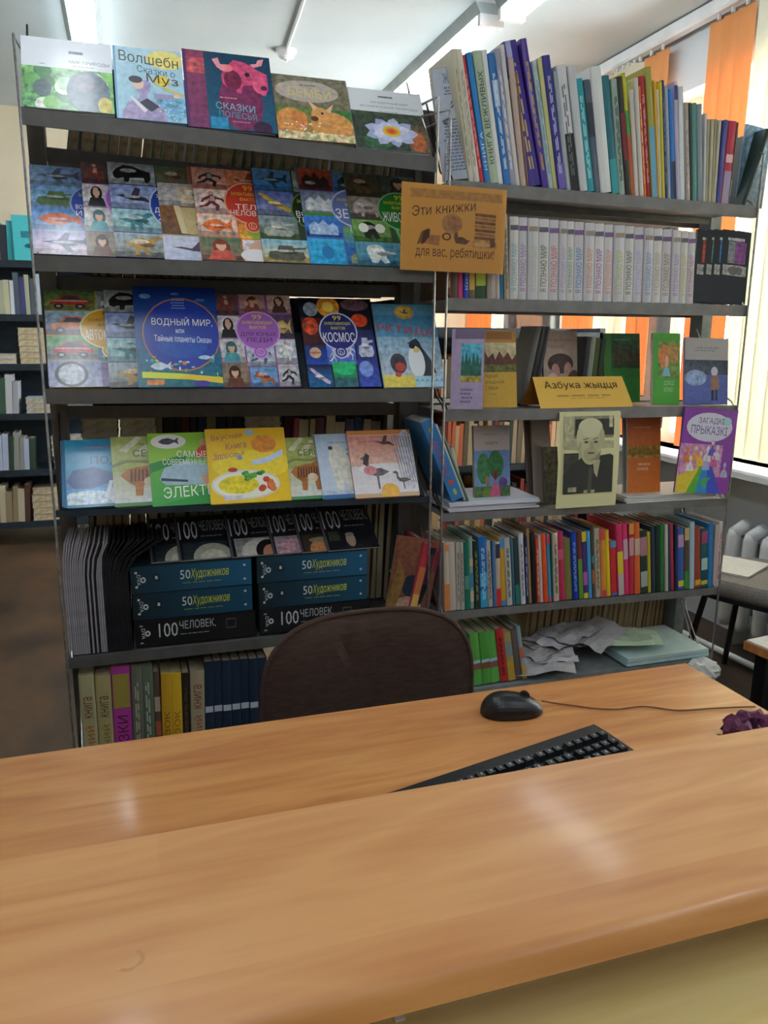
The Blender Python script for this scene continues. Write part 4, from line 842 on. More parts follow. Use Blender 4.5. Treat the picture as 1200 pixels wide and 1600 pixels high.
# ---------------- right rack, top shelf
r0 = lambda x: zr(0, x); r1 = lambda x: zr(1, x); r2 = lambda x: zr(2, x); r3 = lambda x: zr(3, x); r4 = lambda x: zr(4, x); r5 = lambda x: zr(5, x)
def K(xb, xt, yt, c, w, **o): return (640+xb/2.143, 640+xt/2.143, yt/2.143, c, w, o)
def art_text(a):
    a.r(0, 0, 1, 1, 'a9b0c4', .06, 'b4bccc'); a.t('ЖУК', .3, .86, .75, .95, '5a6490'); a.lines(.3, .76, .8, .84, 3, '6a74a0'); a.s('man', .45, .62, .7, .74, '3c4464')
    a.lines(.15, .08, .9, .56, 16, '6a7490')
face_book(692, .088, 108, r0, art_text, 'pale blue grey printed magazine leaning at the left end, top right shelf', 'a9b0c0', dy=.03, Y=D+.03, t=.006, lean=-.12, yaw=-.3, soft=True, name='magazine')
rows = [K(200, 140, 165, 'c4bfa8', 'cream', lines='8a8474'), K(216, 155, 165, 'cfc9bc', 'pale beige', lines='9a9484'), K(238, 172, 185, 'c8303c', 'red', lines='e8a0a0'), K(254, 190, 178, '1c7cc4', 'bright blue', txt=[('КНИГА', .1, .4, 'c8dcf0')]),
 K(272, 212, 172, 'a8b8a0', 'pale green', txt=[('КНИГА ВЕЖЛИВЫХ', .15, .85, '2c4030')]), K(300, 242, 168, 'dce0e0', 'white'), K(318, 262, 180, '2c70b8', 'blue and white', bands=[(.6, .8, 'a8c0dc')], lines='d8e4f0'), K(340, 285, 165, '9a9cb4', 'lilac grey', lines='e0e0ec'),
 K(358, 303, 150, 'd0ccc4', 'off-white'), K(374, 330, 195, 'b8a49a', 'pinkish beige'), K(392, 352, 240, '7a5434', 'brown'), K(402, 315, 140, '3c2488', 'broad purple', lines='c0a060', m=GLOSS),
 K(446, 370, 132, '4a2a90', 'purple', lines='c0a04a', m=GLOSS), K(468, 410, 205, 'a8c0c8', 'pale aqua', lines='6a8a98'), K(484, 430, 195, 'c8c48a', 'straw yellow'), K(500, 444, 188, '2c2c84', 'indigo', lines='b8b8d8', bands=[(0, .2, '6a5ab4')]),
 K(526, 482, 240, '9aa4b0', 'blue grey'), K(540, 492, 220, 'd0d0d4', 'white spine with a black foot,', bands=[(0, .46, '17181c')], lines='6a6a70'), K(573, 530, 222, 'c4c8cc', 'greyish white'), K(598, 556, 265, '1c98a4', 'teal', lines='a8dce0'),
 K(622, 585, 268, '4a5a6c', 'slate blue', bands=[(.5, .8, '2a3440')]), K(642, 604, 225, 'd8dcdc', 'clean white'), K(678, 643, 255, '1c6c78', 'dark teal', bands=[(.0, .3, '2c98a0')]), K(704, 676, 265, '9cb0a4', 'grey green', lines='3a5a50'),
 K(726, 694, 258, '2c2224', 'black and red', bands=[(.3, .7, '7a2028')]), K(744, 712, 245, 'c4c424', 'yellow and green', bands=[(0, .5, 'b8502c'), (.5, .7, '3a9a4a')]), K(756, 738, 300, 'd0c8c0', 'beige white'), K(772, 752, 262, 'c8c4bc', 'pale'),
 K(786, 765, 290, 'd86a2c', 'orange', lines='f0c8a0'), K(796, 772, 255, 'b02028', 'deep red', lines='e0a0a0'), K(812, 790, 225, 'a8a048', 'olive and blue', bands=[(0, .55, '6aa8c8')]), K(832, 818, 270, 'e0b040', 'warm yellow'), K(841, 830, 300, 'e8e4dc', 'white edged'),
 K(848, 836, 275, 'd8c82c', 'lemon yellow'), K(857, 843, 270, '1c3a6a', 'navy', lines='6a8ab0'), K(868, 856, 290, 'b0b4c4', 'silver grey'), K(880, 868, 300, '2c7cd0', 'sky blue', bands=[(0, .35, '2a2c48')]), K(894, 884, 275, 'b8b0cc', 'lilac and white', bands=[(.85, .97, '4a3a80')]),
 K(908, 902, 290, 'dce0e8', 'bright white'), K(926, 918, 345, 'a89c94', 'greyish brown', lines='d0c8c0'), K(942, 936, 345, '3c3c40', 'charcoal'), K(950, 948, 345, '5a9a90', 'sea green'), K(966, 962, 350, '8a98a0', 'cool grey'),
 K(984, 990, 380, 'd4d4d8', 'whitish'), K(992, 1000, 400, 'b4b094', 'khaki'), K(1001, 1012, 400, 'c4c0a4', 'sand'), K(1010, 1024, 400, 'aca88c', 'dull khaki'), K(1018, 1038, 402, 'c8c4ac', 'light sand'), K(1028, 1055, 402, '5054a0', 'violet blue'),
 K(1042, 1072, 405, 'c03450', 'crimson', bands=[(0, .4, 'a898b8'), (.5, .6, 'e8c0c8')]), K(1068, 1102, 410, '9a7462', 'tan brown', bands=[(.1, .3, '8ab09c'), (.75, .9, '6aa0a4')], xe=1103)]
spine_row([(*q[:5], q[5]) for q in rows], r0, RX, 'top right shelf', 'books on the top shelf of the right rack', first=2)
spine_row([(640+1112/2.143, 640+1196/2.143, 436/2.143, '16302c', 'black green', dict(m=SATIN, label='dark green book leaning steeply at the window end of the top right shelf', xe=640+1127/2.143))], r0, RX, '', None)
def art_bluepic(a): a.r(0, 0, 1, 1, '5a6a78', .4, '8ab4d4'); a.e(.5, .7, .4, .2, '9ac0dc', .3)
face_book(640+1090/2.143, .10, 198, r0, art_bluepic, 'blue pictured book between the brown spine and the steep dark green one', '7a98b0', dy=.02, Y=D+.04, t=.006, lean=.12, yaw=.0, soft=True)

# ---------------- right rack, second shelf
def K7(xb, xt, yt, c, w, **o): return (680+xb/2.308, 680+xt/2.308, 280+yt/2.308, c, w, o)
rows = [K7(44, 40, 120, '6a3c28', 'russet', lines='c8a060'), K7(60, 56, 122, '5c4436', 'brown'), K7(84, 80, 122, 'cc3c74', 'bright pink'), K7(104, 100, 122, '1c3cb4', 'royal blue', txt=[('Книга', .1, .4, 'b0c4e8')]), K7(122, 118, 122, '6a5c34', 'gold patterned', bands=[(.1, .3, 'b8983c')]),
 K7(146, 142, 122, '2c4c2c', 'dark green', bands=[(.15, .35, 'a8b838')]), K7(188, 184, 122, 'a89c94', 'pinkish grey'), K7(220, 214, 124, 'bcb4ac', 'faded cream'), K7(236, 228, 126, '2c78a8', 'blue'), K7(250, 243, 128, 'a8a08c', 'beige lettered', lines='5a4c3c')]
cols = ['5ab0b4', '8a64b4', 'b0bca0', '2c6a3c', 'd05c50', 'a88cc0', '4a9c6c', '3a78c0', 'd89468', '8a44a0', 'e08c6c', 'b0bc3c', '3c6450', 'a09cd0', '5a90c4', 'a8a48c', '9a7048', '9c78b8', 'c8b458', 'a85c88']
nm = ['turquoise', 'violet', 'pale green', 'dark green', 'red', 'thin mauve', 'green', 'blue', 'pale orange', 'strong purple', 'salmon', 'yellow green', 'deep green', 'lavender', 'light blue', 'grey', 'brown', 'mauve', 'ochre', 'rose purple']
xs = [268, 300, 333, 370, 408, 446, 472, 498, 535, 570, 605, 640, 678, 712, 748, 780, 812, 848, 878, 905]; xend = 933
for i, x in enumerate(xs):
    yt = 136+(190-136)*(x-268)/(905-268)
    rows.append(K7(x, x+2+(x-268)*.014, yt, 'c4c2c8' if i % 3 else 'ccc8c8', '', txt=[('Я ПОЗНАЮ МИР', .1, .68, cols[i])], bands=[(.84, .9, ('5a5a6a', '7a5a8a', '9a8a7a')[i % 3])], m=SATIN, name='book', label='white spined encyclopedia with %s lettering, %s of the long uniform row' % (nm[i], ordn(i+1)), **({'xe': 680+xend/2.308} if i == 19 else {})))
spine_row([(*q[:5], q[5]) for q in rows], r1, RX, 'second right shelf', 'uniform white series and its neighbours')
rows = [K7(924, 960, 196, '6a5a54', 'brown white'), K7(950, 978, 192, '2a2a2e', 'black'), K7(980, 1006, 194, '1c6488', 'petrol blue'), K7(1010, 1034, 196, '2c90c8', 'vivid blue'), K7(1044, 1070, 200, '8a3c74', 'plum')]
def art_vol(c, n):
    def f(a):
        a.r(0, 0, 1, 1, '24242a', .1); a.r(.1, .38, .9, .52, 'b0aca8', .5); a.r(.25, .55, .8, .85, c, .4); a.lines(.2, .86, .8, .93, 1, 'c9c9cc')
        a.e(.5, .45, .2, .06, '6a6a6a', .3)
    return f
for k, (xb, xt, c, w_, sp) in enumerate(((922, 950, 'c84a34', 'red', 'b8b4b0'), (956, 980, '7a9a78', 'green', 'cfcfcc'), (984, 1008, '3a80c8', 'blue', '1c6488'), (1014, 1038, '8a8e90', 'grey', '2c90c8'), (1046, 1070, '8a4a90', 'purple', '8a3c74'))):
    face_book(680+xb/2.308, .092-(.025 if k == 4 else 0), 280+194/2.308, r1, art_vol(c, k), 'black album volume with a %s cover picture, window end of the second right shelf' % w_, '2a2a2e', dy=.035, Y=D+.03-k*.004, t=.012, lean=.1, yaw=-.12, spine=sp, topx=680+xt/2.308, group=None)

# ---------------- orange sign on the upright wires
pA = at(620, 283, D-.03); pB = at(785, 289, D-.03); pC = at(625, 421, D-.03)
sw = (pB-pA).length; sh = (pA-pC).length
t = thing('hanging_sign', 'orange paper sign in a plastic sleeve tied to the wires between the racks', 'sign', (pC.x, D-.03, pC.z), (0, .012, 0))
b = MB(); b.box(0, sw, 0, .0008, 0, sh, 'e6a850'); b.build('paper_sheet', MATTE, t)
a = Art(sw, sh)
a.r(0, 0, 1, 1, 'e6a850', .03); a.r(.08, .84, .96, .94, 'c8934c', .2)
a.t('Эти книжки', .1, .62, .7, .74, '5c3a2c', arc=.11); a.t('для вас, ребятишки!', .14, .14, .9, .29, '5c3c28')
BR = '8a5c3c'
a.q([(.15, .3), (.19, .45), (.26, .5), (.22, .34)], BR, .2); a.q([(.19, .3), (.21, .46), (.27, .49), (.27, .36)], '5a3428', .2); a.q([(.22, .32), (.36, .3), (.37, .42), (.28, .42)], 'b87c48', .2)
a.e(.48, .56, .1, .12, 'c08c54', .2); a.e(.5, .56, .07, .09, 'b07c4c', .3); a.e(.43, .41, .045, .045, '6a4430', .2); a.e(.43, .41, .028, .028, 'e6a850'); a.e(.57, .38, .05, .035, '6a4430', .3); a.q([(.5, .4), (.66, .38), (.62, .33), (.52, .34)], '7a5038', .3); a.e(.52, .42, .02, .05, '7a5038', .2)
for i in range(7): a.q([(.7+.005*(i % 2), .4+.045*i), (.9, .39+.045*i), (.905, .425+.045*i), (.7, .435+.045*i)], ('8a5c3c', 'b07c4c')[i % 2], .3)
a.r(.68, .3, .92, .39, 'c8945c', .5); a.e(.88, .36, .03, .05, BR, .3); a.e(.78, .34, .08, .03, 'e0b070', .1)
a.build('sign_print', MATTE, t, fix=False)
SLV = clear_mat('clear_plastic', 1.25)
b = MB(); b.box(-.004, sw+.004, -.0045, -.004, -.004, sh+.004); b.build('plastic_sleeve', SLV, t)
b = MB(); b.tube([(sw*.42, .001, sh), (sw*.46, .004, sh+.03), (sw*.5, .001, sh)], .0008, 5); b.tube([(sw*.46, .004, sh+.03), (sw*.46, .02, sh+.12)], .0008, 5); b.build('tie_thread', WIRE, t)
# wire book support on top between the racks
t = thing('wire_book_end', 'bent wire book end standing between the racks at the top, left of the printed magazine', 'book end', at(690, 250, D+.02))
o0 = t.location.copy()
b = MB(); q = [at(658, 182, D+.02)-o0, at(703, 172, D-.004)-o0, at(697, 240, D-.004)-o0, at(695, 290, D+.0)-o0]; b.tube(q, .003, 6); b.tube([at(658, 182, D+.02)-o0, at(664, 200, D+.04)-o0, at(684, 262, D+.08)-o0], .003, 6)
b.build('wire_loop', WIRE, t)

# ---------------- right rack, third shelf (covers to the front)
def art_lilac(a): a.r(0, 0, 1, 1, 'b0a0c4', .08); a.r(.1, .88, 1, 1, '7a6a8a'); a.r(.3, .36, .92, .82, '4aa0c8', .5, '5ac0dc'); a.s('trees', .3, .36, .92, .75, '2c6a5c', .4); a.r(.3, .34, .92, .42, 'b0a04c', .5); a.lines(.3, .08, .7, .28, 4, '7a6a94')
def art_field(a): a.r(0, 0, 1, 1, 'c29a34', .05); a.r(0, .5, 1, .84, 'a89870', .3, 'c0b48c'); a.s('trees', 0, .5, 1, .74, '5a2c20', .5); a.r(0, .46, 1, .56, '5a5c24', .6); a.r(0, .84, 1, 1, 'b0782c'); a.r(.3, .88, .9, .98, '8a5a24'); a.t('Край', .26, .38, .55, .44, '6a5224'); a.t('родной', .26, .3, .7, .36, '6a5224'); a.t('І песні', .26, .23, .55, .29, '6a5224'); a.lines(.35, .17, .55, .19, 1, '8a7434')
def art_pair(a): a.r(0, 0, 1, 1, 'b8a494', .1); a.t('Не размаўляй', .14, .84, .86, .9, 'a86a54'); a.t('і кахай', .14, .76, .6, .82, 'a86a54'); a.e(.5, .55, .38, .14, '4a3430', .3); a.e(.35, .42, .13, .13, 'c09080', .2); a.e(.72, .44, .12, .13, 'c09484', .2); a.r(0, .1, 1, .35, 'a4908c', .4); a.e(.9, .3, .2, .16, '5c443c', .3); a.e(.28, .28, .2, .14, 'd0c0b8', .2)
def art_green(a): a.r(0, 0, 1, 1, '3c9440', .12, '2a6a40'); a.r(0, .0, .2, 1, '4a8a3c'); a.r(.22, .5, 1, .9, '2a4a34', .5, '3c5a44'); a.s('trees', .22, .55, 1, .85, '4c4a34', .5); a.lines(.3, .9, .8, .93, 1, '6a9a70')
def art_green2(a): a.r(0, 0, 1, 1, '3c9a28', .05); a.r(.2, .38, 1, .9, '6a8a3c', .5); a.e(.4, .68, .22, .16, 'c87840', .3); a.e(.75, .72, .2, .14, 'a8823c', .4); a.e(.5, .6, .07, .09, 'd8a888', .1); a.q([(.35, .4), (.65, .4), (.58, .52), (.42, .52)], '7ab4cc'); a.t('ДЗЕЦІ', .42, .27, .8, .34, 'a8c898'); a.t('КРАЮ', .42, .18, .75, .25, 'a8c898')
def art_winter(a): a.r(0, 0, 1, 1, '4a5aa8', .15, '5a6ab0'); a.r(0, .66, 1, 1, 'a4a0a4'); a.r(0, .5, 1, .67, '2c3448', .5); a.s('trees', 0, .45, 1, .68, '38405a', .5); a.e(.25, .4, .25, .12, '8aa4d0', .4); a.e(.68, .5, .08, .07, 'b0b4cc'); a.q([(.58, .22), (.8, .22), (.77, .44), (.61, .44)], '8a6458', .2); a.r(.62, .06, .67, .22, '2c2c3c'); a.r(.71, .06, .76, .22, '2c2c3c'); a.lines(.22, .8, .8, .88, 2, '84848c')
face_book(703, .092, 516, r2, art_lilac, 'lilac book with blue fir trees on its cover, leftmost on the third right shelf', '5a4a70', dy=.02, Y=D+.012, t=.022, yaw=-.45, pages=PAPER, topx=700, m=SATIN)
face_book(742, .135, 517, r2, art_field, 'ochre book with an autumn field on its cover, third right shelf', '9a6a24', dy=.03, Y=D+.02, t=.014, pages=PAPER, m=SATIN)
face_book(850, .12, 518, r2, art_pair, 'beige book with two people on its cover behind the yellow tent card', '4a4a84', dy=.03, Y=D+.14, t=.014, m=SATIN)
face_book(944, .135, 522, r2, art_green, 'green book with a dark tree landscape, to the right of the tent card', '3c8a3c', dy=.03, Y=D+.14, t=.012, m=SATIN)
face_book(1019, .10, 522, r2, art_green2, 'bright green book with orange figures on the third right shelf', '1c6a34', dy=.03, Y=D+.018, t=.012, spine='d8d8d0', lean=.02, m=SATIN)
face_book(1069, .165, 530, r2, art_winter, 'blue winter book with a person in snow, rightmost on the third right shelf', '8a90b0', dy=.03, Y=D+.01, t=.01, lean=.02, m=SATIN)
spine_row([(905+8*i, 917+8*i, 527+i, c, w_, dict(d=.12, label='slim %s book slanting behind the tent card, third right shelf' % w_, **({'xe': 936} if i == 3 else {}))) for i, (c, w_) in enumerate((('2c3038', 'black'), ('9ca494', 'grey edged'), ('5a6a3c', 'olive'), ('3a4a3a', 'dark green')))], r2, RX, 'third right shelf', None, Y=D+.13)
spine_row([(812+9*i, 838+8*i, 512, c, w_, dict(d=.1, label='%s book slanting in the dark between the ochre and the beige book' % w_, **({'xe': 838} if i == 2 else {}))) for i, (c, w_) in enumerate((('6a6a68', 'grey'), ('1c1c1e', 'black'), ('24242a', 'charcoal')))], r2, RX, '', None, Y=D+.13)
# tent card
pA = at(832, 589, D+.06); pB = at(972, 582, D+.06); za = r2(1.2)+.001
t = thing('tent_card', 'yellow folded tent card with black lettering on the third right shelf', 'sign', (pA.x, D+.06, pA.z))
W2 = pB.x-pA.x; b = MB(); H2 = pA.z-za; fo = .063
b.face([(-.002, -fo, -H2), (W2+.006, -fo, -H2), (W2, 0, 0), (0, 0, 0)], 'ddb04c'); b.face([(0, .0008, 0), (W2, .0008, 0), (W2+.004, .07, -H2), (0, .07, -H2)], 'c8862c')
b.face([(-.002, -fo+.0008, -H2), (0, .0005, 0), (W2, .0005, 0), (W2+.006, -fo+.0008, -H2)], 'd09038')
b.build('folded_card', MATTE, t, fix=False)
ta = math.atan2(fo, H2); L2 = math.hypot(fo, H2); M = Matrix.Translation((-.001, -fo, -H2)) @ Matrix.Rotation(-ta, 4, 'X')
a = Art(W2+.003, L2, M=M, y=-.0012); a.t('Азбука жыцця', .1, .56, .9, .84, '2c2418'); a.lines(.16, .36, .9, .44, 1, 'a88a44', seed=5); a.lines(.3, .28, .8, .34, 1, 'b89850', seed=6); a.build('card_print', MATTE, t, fix=False)
# portrait sheet hanging from the shelf edge
P = [at(876, 645, D-.012), at(973, 645, D-.012), at(963, 795, D-.03), at(868, 795, D-.03)]
t = thing('portrait_sheet', 'pale yellow sheet with a black and white portrait of a man, below the tent card', 'poster', P[3])
HS = P[0].z-P[3].z; WS = P[1].x-P[0].x; b = MB(); n = 8
def sx(u, v): return u*WS*(.975+.01*v)+.003*(1-v)*0+(.006*v)
def sy(v): return .018*v - .004*math.sin(v*PI)
for i in range(n):
    v0 = i/n; v1 = (i+1)/n
    b.face([(sx(0, v0), sy(v0), v0*HS), (sx(1, v0), sy(v0), v0*HS), (sx(1, v1), sy(v1), v1*HS), (sx(0, v1), sy(v1), v1*HS)], 'd4d0a0')
b.face([(sx(0, 1), sy(1), HS), (sx(1, 1), sy(1), HS), (sx(1, 1), sy(1)+.03, HS+.004), (sx(0, 1), sy(1)+.03, HS+.004)], 'd4d0a0')
s = b.build('sheet', MATTE, t, fix=False)
class Bent(Art):
    def build(s, *k, **kk):
        s.v = [(sx(x/s.w, 0)+.006*z/s.h*0, sy(z/s.h)+y, z) for x, y, z in s.v]; return super().build(*k, **kk)
a = Bent(WS, HS, y=-.002)
G = ['c0bc94', '2c2c26', '6a6856', '8e8c70', 'a8a684', '4a493c']
a.r(.1, .15, .92, .96, '8a886c', .25); a.r(.1, .66, .26, .96, 'b4b08c', .3); a.r(.28, .76, .92, .93, '33322a', .2); a.r(.1, .62, .92, .7, 'b0ac88', .2); a.r(.1, .3, .34, .58, '3a3a30', .3); a.r(.84, .84, .9, .96, 'b8b492', .2)
a.q([(.1, .15), (.1, .34), (.22, .46), (.42, .54), (.62, .54), (.86, .56), (.92, .54), (.92, .15)], '2e2e28', .1)
a.q([(.44, .15), (.62, .15), (.7, .5), (.5, .52)], 'aaa684'); a.q([(.5, .15), (.56, .15), (.58, .4), (.54, .44), (.51, .4)], '4c4a3e')
a.e(.53, .66, .18, .21, 'bab58e'); a.e(.53, .84, .2, .1, 'cac6a2'); a.e(.35, .74, .05, .1, 'c2be9a'); a.e(.72, .74, .045, .09, 'b0ac88'); a.e(.54, .56, .12, .08, 'aaa67e'); a.q([(.5, .5), (.68, .5), (.71, .6), (.6, .52)], '8a8668')
for u in (.46, .62): a.e(u, .69, .035, .012, '4a483a'); a.q([(u-.05, .72), (u+.04, .735), (u+.04, .725), (u-.05, .71)], '6a6650')
a.q([(.54, .7), (.585, .62), (.53, .615)], '9a967a'); a.e(.54, .575, .06, .011, '5c5a48'); a.e(.36, .66, .02, .04, 'a4a080'); a.r(.18, .17, .32, .22, 'a8a484', .3)
a.build('photo_print', MATTE, t, fix=False)

# ---------------- right rack, fourth shelf
def art_couple(a): a.r(0, 0, 1, 1, '7a98c8', .15, '5c7ab4'); a.r(0, .68, 1, 1, 'b4a4a0'); a.r(0, 0, 1, .22, '4a6a3c', .5); a.e(.25, .45, .18, .2, '3c7a4a', .4); a.e(.6, .5, .22, .18, '34703c', .4); a.s('bust', .22, .06, .5, .34, '6a7a30', .2); a.s('bust', .44, .08, .72, .4, 'c85a84', .2); a.e(.58, .38, .07, .035, '8a2430'); a.e(.58, .34, .05, .04, '5a3024'); a.e(.36, .3, .06, .05, 'a07a44'); a.e(.8, .26, .12, .07, '6a4a8a', .3); a.t('КНИГА', .34, .75, .66, .79, '5a504c'); a.lines(.25, .88, .75, .9, 1, '8a7c78')
def art_orange(a): a.r(0, 0, 1, 1, 'd8782c', .08, 'c0602c'); a.r(0, .46, 1, .62, 'a8802c', .5); a.s('trees', 0, .5, 1, .62, '8a6a24', .4); a.lines(.3, .3, .7, .42, 2, 'e0b088'); a.lines(.2, .85, .8, .88, 1, 'd89458')
def art_kids(a):
    a.r(0, 0, 1, 1, '8a34a4', .1, '8034a0'); a.e(.5, .78, .43, .17, 'd0cce0'); a.e(.8, .86, .1, .05, 'a8c8d8'); a.t('ЗАГАДКІ', .28, .81, .76, .89, '4a3c80', arc=.0); a.t('ПРЫКАЗКІ', .16, .7, .84, .8, '4a3488', arc=-.01)
    a.r(0, .2, .8, .58, 'c88ab4', .4); a.q([(0, 0), (.3, .0), (.45, .32), (.0, .2)], 'd8c030', .1); a.q([(.2, .0), (.4, .0), (.48, .32), (.42, .33)], '5ab030', .1); a.q([(.38, .0), (.62, .0), (.56, .32), (.46, .33)], '2c8ad0', .1); a.q([(.6, .0), (.85, 0), (.62, .36), (.55, .32)], '3a4ac8', .1)
    for i, (u, v, c) in enumerate(((.15, .46, 'd8783c'), (.3, .48, 'e09a3c'), (.22, .36, 'e4dce4'), (.4, .42, 'e0b82c'), (.52, .48, 'dfe4f0'), (.6, .55, '5a50c8'), (.7, .5, 'd8ccdc'), (.52, .38, 'a8b0dc'), (.88, .3, 'b8b0d0'), (.66, .42, 'c85a9a'))): a.s('bust', u-.07, v-.1, u+.07, v+.08, c, .2); a.e(u, v+.05, .03, .025, 'e4c8b0' if i % 2 else c)
    a.s('dino', .42, .06, .64, .2, '3ab04a', .1)
def art_thick(a):
    a.r(0, 0, 1, 1, '2c78b8'); a.t('ВЕСЁЛЫЕ', .22, .3, .78, .74, 'c83c44', rot=-1); a.e(.5, .88, .14, .03, 'b8b848'); a.r(.3, .2, .75, .25, 'c84a2c'); a.e(.55, .1, .14, .04, 'a8b83c')
pz = r3(.87)+.0325
a0 = at(658, 662, D-.0); lean = math.atan2(a0.x-at(706, 796, D).x, a0.z-pz)
r = thing('book', 'thick blue book with red lettering down its spine, leaning left on the fourth right shelf', 'book', (at(706, 796, D).x, D+.0, pz+.001), (0, lean, .0))
hh = math.hypot(a0.x-at(706, 796, D).x, a0.z-pz); b = MB(); tt = .036
b.prism([(0, .16), (0, .002), (.004, 0), (tt-.004, 0), (tt, .002), (tt, .16), (tt-.002, .16), (tt-.002, .004), (.002, .004), (.002, .16)], 0, hh, 2, c='2c78b8'); b.build('cover', SATIN, r)
b = MB(); b.box(.002, tt-.002, .004, .156, .003, hh-.003); b.build('page_block', PAPERW, r)
a = Art(tt, hh, y=-.0008); art_thick(a); a.build('spine_print', SATIN, r, fix=False)
for k, (dx, c, w_) in enumerate(((.037, 'a4b0bc', 'pale'), (.046, '6a7a5a', 'green edged'))):
    spine_book((at(706, 796, D).x+dx/math.cos(lean), D+.005, pz+.001), .008, .16, hh*.97-.02*k, c, 'slim %s booklet leaning on the right of the thick blue book' % w_, None, lean)
for k in range(3):
    x = at(716, 700, D+.1).x+.014*k; spine_book((x, D+.12, r3(.9)+.001), .011, .1, .2-.01*k, ('c8ccd0', 'b4b8c0', 'd4d4d8')[k], 'white booklet standing behind the thick blue book, %s from the left' % ordn(k+1), 'white booklets behind the thick blue book', -.25)
face_book(742, .118, 672, r3, art_couple, 'pictured book with two children and green trees on the fourth right shelf', 'a89888', dy=.03, Y=D+.05, t=.016, pages=mat('orange_page_edge', 'c88a3c', 'b87a30', 30, .6), lift=.01, m=SATIN)
for k, (px, c, w_, ty) in enumerate(((826, '6a5c54', 'brown', 655), (836, '8a7c76', 'greyish tan', 652))):
    face_book(px, .10-.03*k, ty, r3, None, 'plain %s folder standing behind the portrait sheet on the fourth right shelf' % w_, c, dy=.04, Y=D+.09-.03*k, t=.008, yaw=.2, m=MATTE)
def art_gr(a): a.r(0, 0, 1, 1, '4c4a40', .5, '6a6654')
face_book(851, .05, 700, r3, art_gr, 'small mottled grey book half behind the left edge of the portrait sheet', '5a564c', dy=.03, Y=D+.03, t=.012, m=MATTE)
face_book(979, .125, 662, r3, art_orange, 'orange book with a faint landscape on the fourth right shelf', 'd8d4cc', dy=.035, Y=D+.05, t=.01, lift=.018, lean=.02, m=SATIN)
face_book(974, .12, 650, r3, None, 'pale grey book standing just behind the orange book', 'b0b4b4', dy=.035, Y=D+.075, t=.01, m=SATIN, lift=.018)
face_book(1052, .205, 652, r3, art_kids, 'purple children book with a rainbow and crowd of figures at the window end', '7a3c98', dy=.012, Y=D-.022, t=.008, lift=.016, lean=.085, topx=1060, m=SATIN)
# lying stacks of thin white magazines on the fourth shelf
def flat_pile(px0, px1, Y, n, zb, th, grp, lab, cs, dd=.2, rz=0):
    x0 = at(px0, 780, Y).x; x1 = at(px1, 780, Y).x
    for k in range(n):
        R = random.Random(k+px0)
        r = thing('magazine', '%s, %s from the bottom' % (lab, ordn(k+1)), 'magazine', (x0+R.uniform(-.004, .004), Y+R.uniform(0, .006), zb+k*th), (0, 0, rz+R.uniform(-.03, .03)), grp)
        b = MB(); b.prism([(0, 0), (dd, 0), (dd, .0006), (.0008, .0006), (.0008, th-.0014), (dd, th-.0014), (dd, th-.0008), (0, th-.0008)], 0, x1-x0, 0, c=cs[k % len(cs)]); b.build('cover', SATIN, r)
        b = MB(); b.box(.001, x1-x0-.001, .001, dd-.001, .0007, th-.0015); b.build('page_block', PAPERW, r)
flat_pile(702, 842, D+.002, 5, r3(.95)+.0025, .006, 'thin white magazines lying at the left of the fourth right shelf', 'thin lilac white magazine lying flat under the thick blue book', ['c8c8d4', 'd0ccd4', 'b8b8cc', 'd8d8dc', 'c4ccdc'])
flat_pile(978, 1116, D+.0, 4, r3(1.6)+.002, .0055, 'thin white magazines lying at the right of the fourth right shelf', 'thin white magazine lying flat under the purple children book', ['d4d4d0', 'c8c8cc', 'dcdcd8', 'c8ccc4'])

